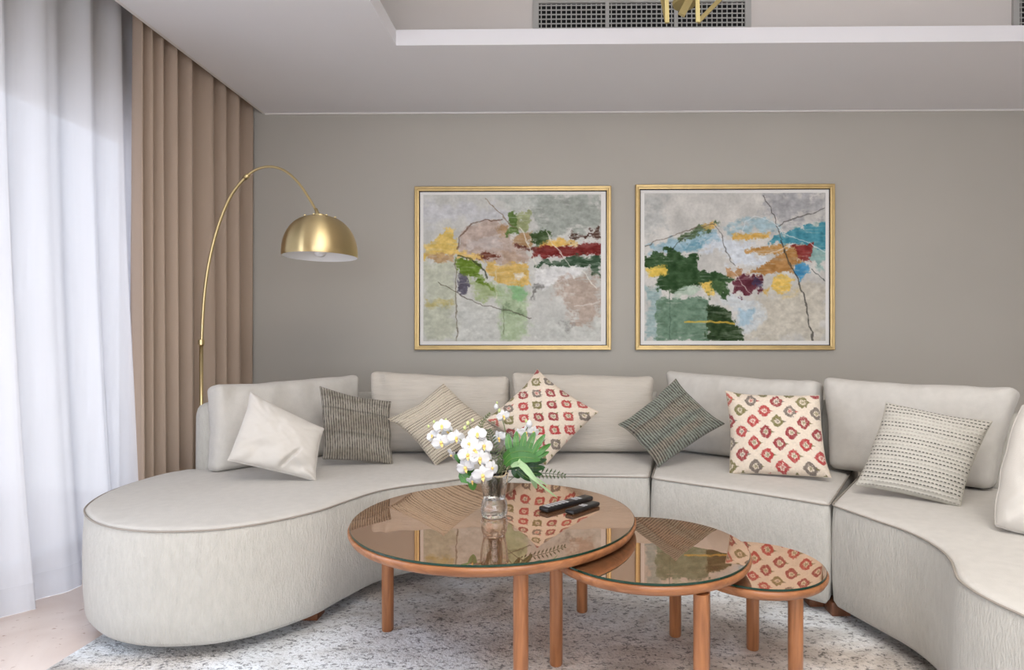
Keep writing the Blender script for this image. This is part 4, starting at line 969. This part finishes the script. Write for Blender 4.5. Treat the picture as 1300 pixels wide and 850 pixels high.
# ================================================================== PAINTINGS
class Canvas:
    def __init__(s, x0, y0, x1, y1, w, h, base, seed):
        s.X, s.Y = np.meshgrid(np.linspace(x0, x1, w), np.linspace(y0, y1, h), indexing='xy'); s.seed = seed
        n = fbm(s.X / 60, s.Y / 60, seed, 5)
        s.I = np.array(base, float)[None, None] + (n[..., None] - 0.5) * np.array((52, 50, 48.0)) ; s.k = 0
    def warp(s, rough):
        s.k += 1; a = s.k * 3.7
        return s.X + (fbm(s.X / 34 + a, s.Y / 34, s.k, 5) - 0.5) * rough * 2, s.Y + (fbm(s.X / 34, s.Y / 34 + a, s.k + 3, 5) - 0.5) * rough * 2
    def poly(s, pts, col, al=1.0, rough=22, soft=3, dry=0.35, var=30):
        rough = rough * 1.9; soft = soft + 3
        x, y = s.warp(rough); x = x + (fbm(s.X / 6, s.Y / 9, s.k + 2, 2) - 0.5) * 18; y = y + (fbm(s.X / 7, s.Y / 5, s.k + 7, 2) - 0.5) * 16; P = np.array(pts, float); d = np.full(x.shape, 1e9); ins = np.zeros(x.shape, bool)
        for i in range(len(P)):
            a, b = P[i - 1], P[i]; ab = b - a; t = np.clip(((x - a[0]) * ab[0] + (y - a[1]) * ab[1]) / max(ab @ ab, 1e-9), 0, 1)
            d = np.minimum(d, np.hypot(x - a[0] - ab[0] * t, y - a[1] - ab[1] * t))
            c = ((a[1] > y) != (b[1] > y)) & (x < (b[0] - a[0]) * (y - a[1]) / (b[1] - a[1] + 1e-12) + a[0]); ins ^= c
        sd = np.where(ins, -d, d); m = sm(soft, -soft, sd) * al
        br = fbm(s.X / 50 + s.k, s.Y / 7, s.k + 5, 4); m = m * (1 - dry * sm(0.52, 0.70, br) * sm(-40, 0, sd + 8))
        col = np.array(col, float)[None, None] + ((fbm(s.X / 22 + s.k, s.Y / 16, s.k + 1, 4) - 0.5) * 2 * var)[..., None]
        s.I = s.I * (1 - m[..., None]) + col * m[..., None]
    def line(s, pts, w, col, al=1.0, rough=12):
        x, y = s.warp(rough); d = np.full(x.shape, 1e9)
        for a, b in zip(pts, pts[1:]):
            a, b = np.array(a, float), np.array(b, float); ab = b - a; t = np.clip(((x - a[0]) * ab[0] + (y - a[1]) * ab[1]) / (ab @ ab), 0, 1); d = np.minimum(d, np.hypot(x - a[0] - ab[0] * t, y - a[1] - ab[1] * t))
        m = sm(w + 1.4, w - 1.4, d) * al * (0.55 + 0.6 * fbm(s.X / 12, s.Y / 12, s.k, 2)); m = np.clip(m, 0, 1) * 0.8
        s.I = s.I * (1 - m[..., None]) + np.array(col, float) * m[..., None]
    def done(s, scale=0.97): return lin(np.clip(s.I * scale, 0, 255))
CW, CH = 430, 360
A1 = Canvas(97, 93, 897, 755, CW, CH, (206, 206, 200), 1)
q = A1.poly
q([(97, 130), (430, 140), (560, 200), (300, 205), (97, 240)], (202, 203, 208), .7, 30, 20)
q([(570, 95), (897, 95), (897, 255), (800, 280), (700, 300), (600, 250)], (158, 165, 156), .85, 45, 18, .5)
q([(430, 93), (600, 93), (590, 170), (480, 160)], (190, 196, 190), .7, 30, 15)
q([(97, 400), (245, 390), (245, 755), (97, 755)], (190, 194, 172), .8, 20, 14)
q([(240, 560), (420, 600), (560, 660), (897, 640), (897, 755), (240, 755)], (205, 207, 200), .7, 40, 20)
q([(105, 570), (230, 575), (205, 602), (110, 600)], (192, 178, 112), .75, 16, 8)
q([(97, 330), (150, 290), (190, 252), (240, 258), (252, 372), (150, 372), (97, 385)], (228, 196, 108), .95, 18)
q([(110, 378), (170, 350), (242, 365), (240, 400), (150, 398)], (188, 152, 108), .85, 14)
q([(300, 470), (430, 500), (425, 565), (330, 560)], (158, 176, 120), .8, 24, 10)
q([(430, 500), (562, 490), (575, 600), (560, 742), (430, 742), (440, 600)], (170, 192, 148), .75, 26, 14)
q([(490, 500), (555, 500), (552, 585), (490, 575)], (128, 182, 124), .75, 16, 8)
q([(250, 340), (265, 280), (310, 230), (380, 207), (440, 208), (480, 240), (500, 300), (565, 340), (580, 400), (480, 412), (350, 392), (270, 362)], (190, 172, 160), 1, 8, 3, .2)
q([(300, 300), (420, 280), (480, 310), (400, 340), (310, 335)], (208, 200, 196), .7, 20, 8)
q([(338, 362), (400, 350), (440, 362), (430, 376), (350, 386)], (106, 52, 36), .9, 14)
q([(430, 240), (478, 235), (480, 275), (440, 270)], (172, 132, 82), .7, 14, 6)
q([(485, 172), (520, 163), (524, 270), (480, 277)], (92, 118, 58), 1, 12)
q([(525, 170), (576, 172), (575, 250), (560, 272), (525, 256)], (156, 164, 118), .95, 12)
q([(490, 280), (575, 262), (582, 322), (500, 322)], (176, 140, 98), .9, 14)
q([(575, 260), (640, 250), (672, 290), (640, 326), (588, 316)], (60, 82, 42), 1, 18)
q([(640, 298), (760, 294), (802, 322), (600, 338)], (226, 186, 104), 1, 10)
q([(600, 332), (720, 326), (897, 320), (897, 366), (720, 372), (590, 377)], (118, 36, 32), 1, 10, 3, .15)
q([(760, 262), (800, 270), (850, 282), (860, 250), (897, 245), (897, 300), (830, 304), (780, 290)], (74, 48, 38), .95, 24, 3, .6)
q([(510, 318), (600, 330), (590, 345), (510, 332)], (98, 50, 38), .9, 10)
q([(600, 396), (720, 380), (897, 368), (897, 475), (862, 455), (850, 420), (700, 416), (600, 414)], (52, 78, 54), 1, 14)
q([(600, 420), (840, 416), (800, 462), (720, 482), (620, 522), (590, 470)], (226, 226, 224), .95, 14)
q([(700, 482), (850, 462), (897, 482), (890, 650), (820, 680), (740, 620)], (180, 158, 142), .75, 34, 14, .6)
q([(370, 398), (470, 405), (580, 398), (592, 500), (500, 505), (430, 475), (380, 452)], (216, 180, 100), .95, 20)
q([(250, 340), (320, 350), (370, 400), (300, 385), (250, 372)], (226, 192, 110), .9, 14)
q([(440, 350), (520, 352), (560, 400), (460, 408)], (186, 160, 138), .8, 20, 6)
q([(500, 455), (550, 460), (530, 492), (500, 480)], (226, 220, 206), .9, 12)
q([(245, 380), (300, 385), (360, 420), (372, 470), (422, 522), (340, 478), (245, 450)], (104, 132, 42), 1, 14)
q([(245, 445), (300, 460), (296, 545), (250, 532)], (96, 92, 106), .95, 12)
q([(590, 510), (625, 505), (600, 555), (580, 560)], (90, 88, 84), .6, 18, 6)
q([(460, 600), (530, 610), (560, 650), (470, 630)], (100, 122, 90), .6, 18, 8)
q([(720, 660), (770, 670), (760, 700), (720, 690)], (120, 116, 112), .5, 18, 8)
A1.line([(250, 340), (262, 285), (310, 230), (380, 205), (450, 210)], 3, (88, 62, 46), .85)
A1.line([(252, 368), (320, 384), (362, 420), (380, 470)], 4, (48, 52, 30), .9)
A1.line([(378, 115), (430, 160), (470, 215), (530, 255)], 2, (120, 96, 70), .9)
A1.line([(530, 240), (570, 310), (605, 420)], 2.4, (232, 228, 214))
A1.line([(650, 260), (680, 320), (760, 410), (820, 450), (880, 520)], 2.2, (232, 230, 220))
A1.line([(160, 485), (290, 560), (410, 605), (500, 620), (580, 650)], 2.2, (70, 62, 48), .85)
A1.line([(243, 390), (245, 560), (247, 750)], 2.6, (96, 84, 64), .8)
A1.line([(460, 600), (460, 720)], 2, (90, 96, 70), .7); A1.line([(430, 430), (425, 560)], 2, (220, 214, 190), .8); A1.line([(780, 598), (890, 575)], 2.4, (232, 230, 224), .8)
A2 = Canvas(82, 87, 895, 752, CW, CH, (208, 206, 200), 4)
q = A2.poly
q([(620, 87), (895, 87), (895, 175), (690, 240), (610, 170)], (168, 168, 170), .85, 36, 14, .5)
q([(82, 87), (200, 100), (160, 240), (82, 300)], (178, 182, 180), .6, 40, 20)
q([(600, 560), (895, 470), (895, 752), (540, 752)], (202, 196, 180), .85, 34, 18)
q([(400, 265), (560, 300), (640, 400), (480, 425), (420, 360), (330, 340)], (214, 222, 230), .9, 26, 12)
q([(400, 560), (620, 560), (600, 700), (520, 720), (470, 600)], (206, 214, 218), .8, 30, 14)
q([(85, 325), (240, 290), (400, 232), (420, 282), (300, 345), (100, 357)], (146, 182, 198), .85, 20, 7)
q([(240, 320), (330, 300), (380, 280), (330, 330), (260, 345)], (92, 146, 166), .7, 18, 6)
q([(230, 290), (330, 240), (400, 208), (396, 252), (300, 292), (240, 312)], (84, 104, 70), .95, 16)
q([(336, 226), (395, 212), (402, 240), (350, 252)], (210, 172, 98), 1, 8)
q([(440, 225), (640, 200), (692, 240), (640, 262), (440, 262)], (158, 188, 198), .85, 24, 8)
q([(480, 270), (650, 268), (640, 294), (485, 298)], (214, 172, 90), 1, 6)
q([(760, 250), (895, 228), (895, 430), (840, 400)], (124, 168, 162), .8, 24, 9)
q([(640, 300), (690, 265), (780, 252), (895, 222), (895, 350), (840, 312), (740, 322), (650, 322)], (68, 142, 160), .95, 18)
q([(530, 335), (720, 324), (732, 350), (640, 366), (550, 356)], (188, 142, 80), 1, 10)
q([(600, 420), (700, 362), (780, 340), (792, 392), (730, 442), (620, 462), (540, 462)], (172, 126, 72), 1, 20)
q([(440, 425), (520, 428), (520, 465), (470, 480)], (180, 132, 84), .85, 16)
q([(740, 320), (820, 308), (846, 340), (832, 402), (790, 396), (770, 352)], (134, 50, 46), 1, 14)
q([(755, 410), (810, 400), (836, 446), (770, 476)], (72, 144, 186), 1, 10)
q([(480, 490), (540, 440), (612, 465), (617, 502), (560, 547), (468, 542)], (98, 44, 56), 1, 20)
q([(570, 470), (612, 475), (608, 510), (575, 510)], (60, 56, 88), .8, 14)
q([(655, 470), (700, 450), (752, 465), (742, 522), (690, 540), (655, 502)], (228, 192, 98), 1, 12)
q([(608, 520), (645, 514), (630, 548)], (222, 182, 96), .9, 10); q([(690, 538), (770, 530), (760, 560), (710, 565)], (216, 196, 140), .6, 18, 8)
q([(85, 500), (150, 520), (150, 752), (85, 752)], (150, 176, 176), .85, 22, 12)
q([(140, 560), (300, 552), (368, 575), (366, 752), (135, 752)], (110, 138, 116), 1, 12)
q([(85, 355), (230, 350), (320, 365), (337, 440), (420, 430), (472, 480), (440, 552), (390, 540), (330, 490), (200, 546), (140, 510), (150, 470), (95, 440)], (48, 78, 42), 1, 26, 3, .3)
q([(380, 470), (470, 470), (450, 550), (395, 545)], (84, 112, 70), .8, 18, 6)
q([(88, 420), (180, 415), (186, 456), (100, 463)], (228, 196, 90), 1, 8)
q([(330, 495), (385, 490), (392, 546), (350, 530)], (226, 192, 96), 1, 10)
q([(210, 550), (230, 515), (300, 503), (332, 520), (285, 553)], (176, 194, 176), .95, 12)
q([(368, 580), (430, 610), (482, 620), (482, 690), (522, 710), (517, 750), (365, 750)], (42, 64, 32), 1, 12)
q([(510, 600), (577, 600), (570, 682), (512, 692)], (166, 196, 212), .85, 16, 6)
A2.line([(265, 665), (340, 664), (400, 668), (482, 671)], 4, (222, 184, 70), 1, 8)
A2.line([(617, 95), (650, 150), (680, 235), (700, 300)], 2, (70, 66, 62)); A2.line([(700, 300), (730, 390), (770, 470), (810, 600), (835, 748)], 3.6, (56, 54, 50))
A2.line([(680, 235), (760, 200), (890, 160)], 2.4, (80, 76, 72)); A2.line([(85, 325), (250, 265), (400, 225)], 2.2, (96, 84, 70)); A2.line([(205, 345), (240, 300), (300, 265)], 2, (60, 66, 56))
A2.line([(400, 235), (440, 300), (450, 350), (490, 410)], 2.2, (100, 100, 96)); A2.line([(830, 430), (895, 485)], 2.2, (70, 78, 74)); A2.line([(195, 540), (197, 745)], 2, (70, 96, 80), .8)
A2.line([(518, 265), (535, 210), (575, 185), (640, 205), (700, 262), (800, 300), (895, 350)], 1.8, (228, 232, 232)); A2.line([(620, 362), (700, 345), (760, 310)], 2, (232, 230, 222)); A2.line([(490, 440), (540, 520), (560, 545)], 1.8, (222, 214, 206), .9)

def painting(x0, x1, ytop, ybot, mat_px, pr_px, cols, label):
    yf = YW - 0.034
    a = at_y(x0, ybot, yf); b = at_y(x1, ytop, yf); cx, cz = (a.x + b.x) / 2, (a.z + b.z) / 2
    t = empty('painting', (cx, YW - 0.002, a.z), label, 'painting', 'pair of abstract paintings')
    w = 0.030; X0, X1, Z0, Z1 = a.x, b.x, a.z, b.z
    def rail(o4, i4):          # mitred rail between outer and inner edge
        bm = bmesh.new(); (oa, ob), (ia, ib) = o4, i4; yb = YW - 0.002
        def v(p, y): return bm.verts.new((p[0], y, p[1]))
        def mixp(p, q_, t_): return (p[0] * (1 - t_) + q_[0] * t_, p[1] * (1 - t_) + q_[1] * t_)
        prof = [(0.0, yb), (0.0, yf + 0.003), (0.12, yf), (0.55, yf + 0.001), (0.62, yf + 0.006), (0.95, yf + 0.008), (1.0, yf + 0.010), (1.0, yb)]
        A = [v(mixp(oa, ia, s_), y) for s_, y in prof]; B = [v(mixp(ob, ib, s_), y) for s_, y in prof]
        for j in range(len(prof) - 1): bm.faces.new((A[j], A[j + 1], B[j + 1], B[j]))
        bm.faces.new((A[-1], A[0], B[0], B[-1])); bm.faces.new(A[::-1]); bm.faces.new(B)
        link('frame_rail', bm_mesh('frame_rail', bm), M['gold'], t, smooth=False)
    O = [(X0, Z0), (X1, Z0), (X1, Z1), (X0, Z1)]; I = [(X0 + w, Z0 + w), (X1 - w, Z0 + w), (X1 - w, Z1 - w), (X0 + w, Z1 - w)]
    for i in range(4): rail((O[i], O[(i + 1) % 4]), (I[i], I[(i + 1) % 4]))
    for i in range(4):         # thin black liner inside the gold
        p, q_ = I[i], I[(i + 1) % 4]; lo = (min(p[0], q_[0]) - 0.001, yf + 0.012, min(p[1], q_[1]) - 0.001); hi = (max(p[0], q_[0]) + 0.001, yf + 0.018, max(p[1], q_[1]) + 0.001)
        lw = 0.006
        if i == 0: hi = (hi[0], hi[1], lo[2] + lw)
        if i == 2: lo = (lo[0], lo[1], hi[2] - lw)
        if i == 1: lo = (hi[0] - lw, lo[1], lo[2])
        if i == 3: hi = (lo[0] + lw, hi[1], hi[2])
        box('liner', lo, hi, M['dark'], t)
    box('mat_board', (X0 + w + 0.004, yf + 0.0185, Z0 + w + 0.004), (X1 - w - 0.004, YW - 0.004, Z1 - w - 0.004), M['mat'], t)
    P0 = at_y(pr_px[0], pr_px[3], yf + 0.018); P1 = at_y(pr_px[1], pr_px[2], yf + 0.018)
    xx, zz = np.meshgrid(np.linspace(P0.x, P1.x, CW), np.linspace(P1.z, P0.z, CH), indexing='xy')
    lum = cols.mean(-1); yy = np.full(xx.shape, yf + 0.0176) - 0.0008 * lum
    V = np.stack([xx, yy, zz], -1).reshape(-1, 3); i = (np.arange(CH - 1)[:, None] * CW + np.arange(CW - 1)[None]).ravel()
    Q = np.stack([i, i + CW, i + CW + 1, i + 1], 1)
    link('print', np_mesh('print', V, Q, cols.reshape(-1, 3)), M['paint'], t)
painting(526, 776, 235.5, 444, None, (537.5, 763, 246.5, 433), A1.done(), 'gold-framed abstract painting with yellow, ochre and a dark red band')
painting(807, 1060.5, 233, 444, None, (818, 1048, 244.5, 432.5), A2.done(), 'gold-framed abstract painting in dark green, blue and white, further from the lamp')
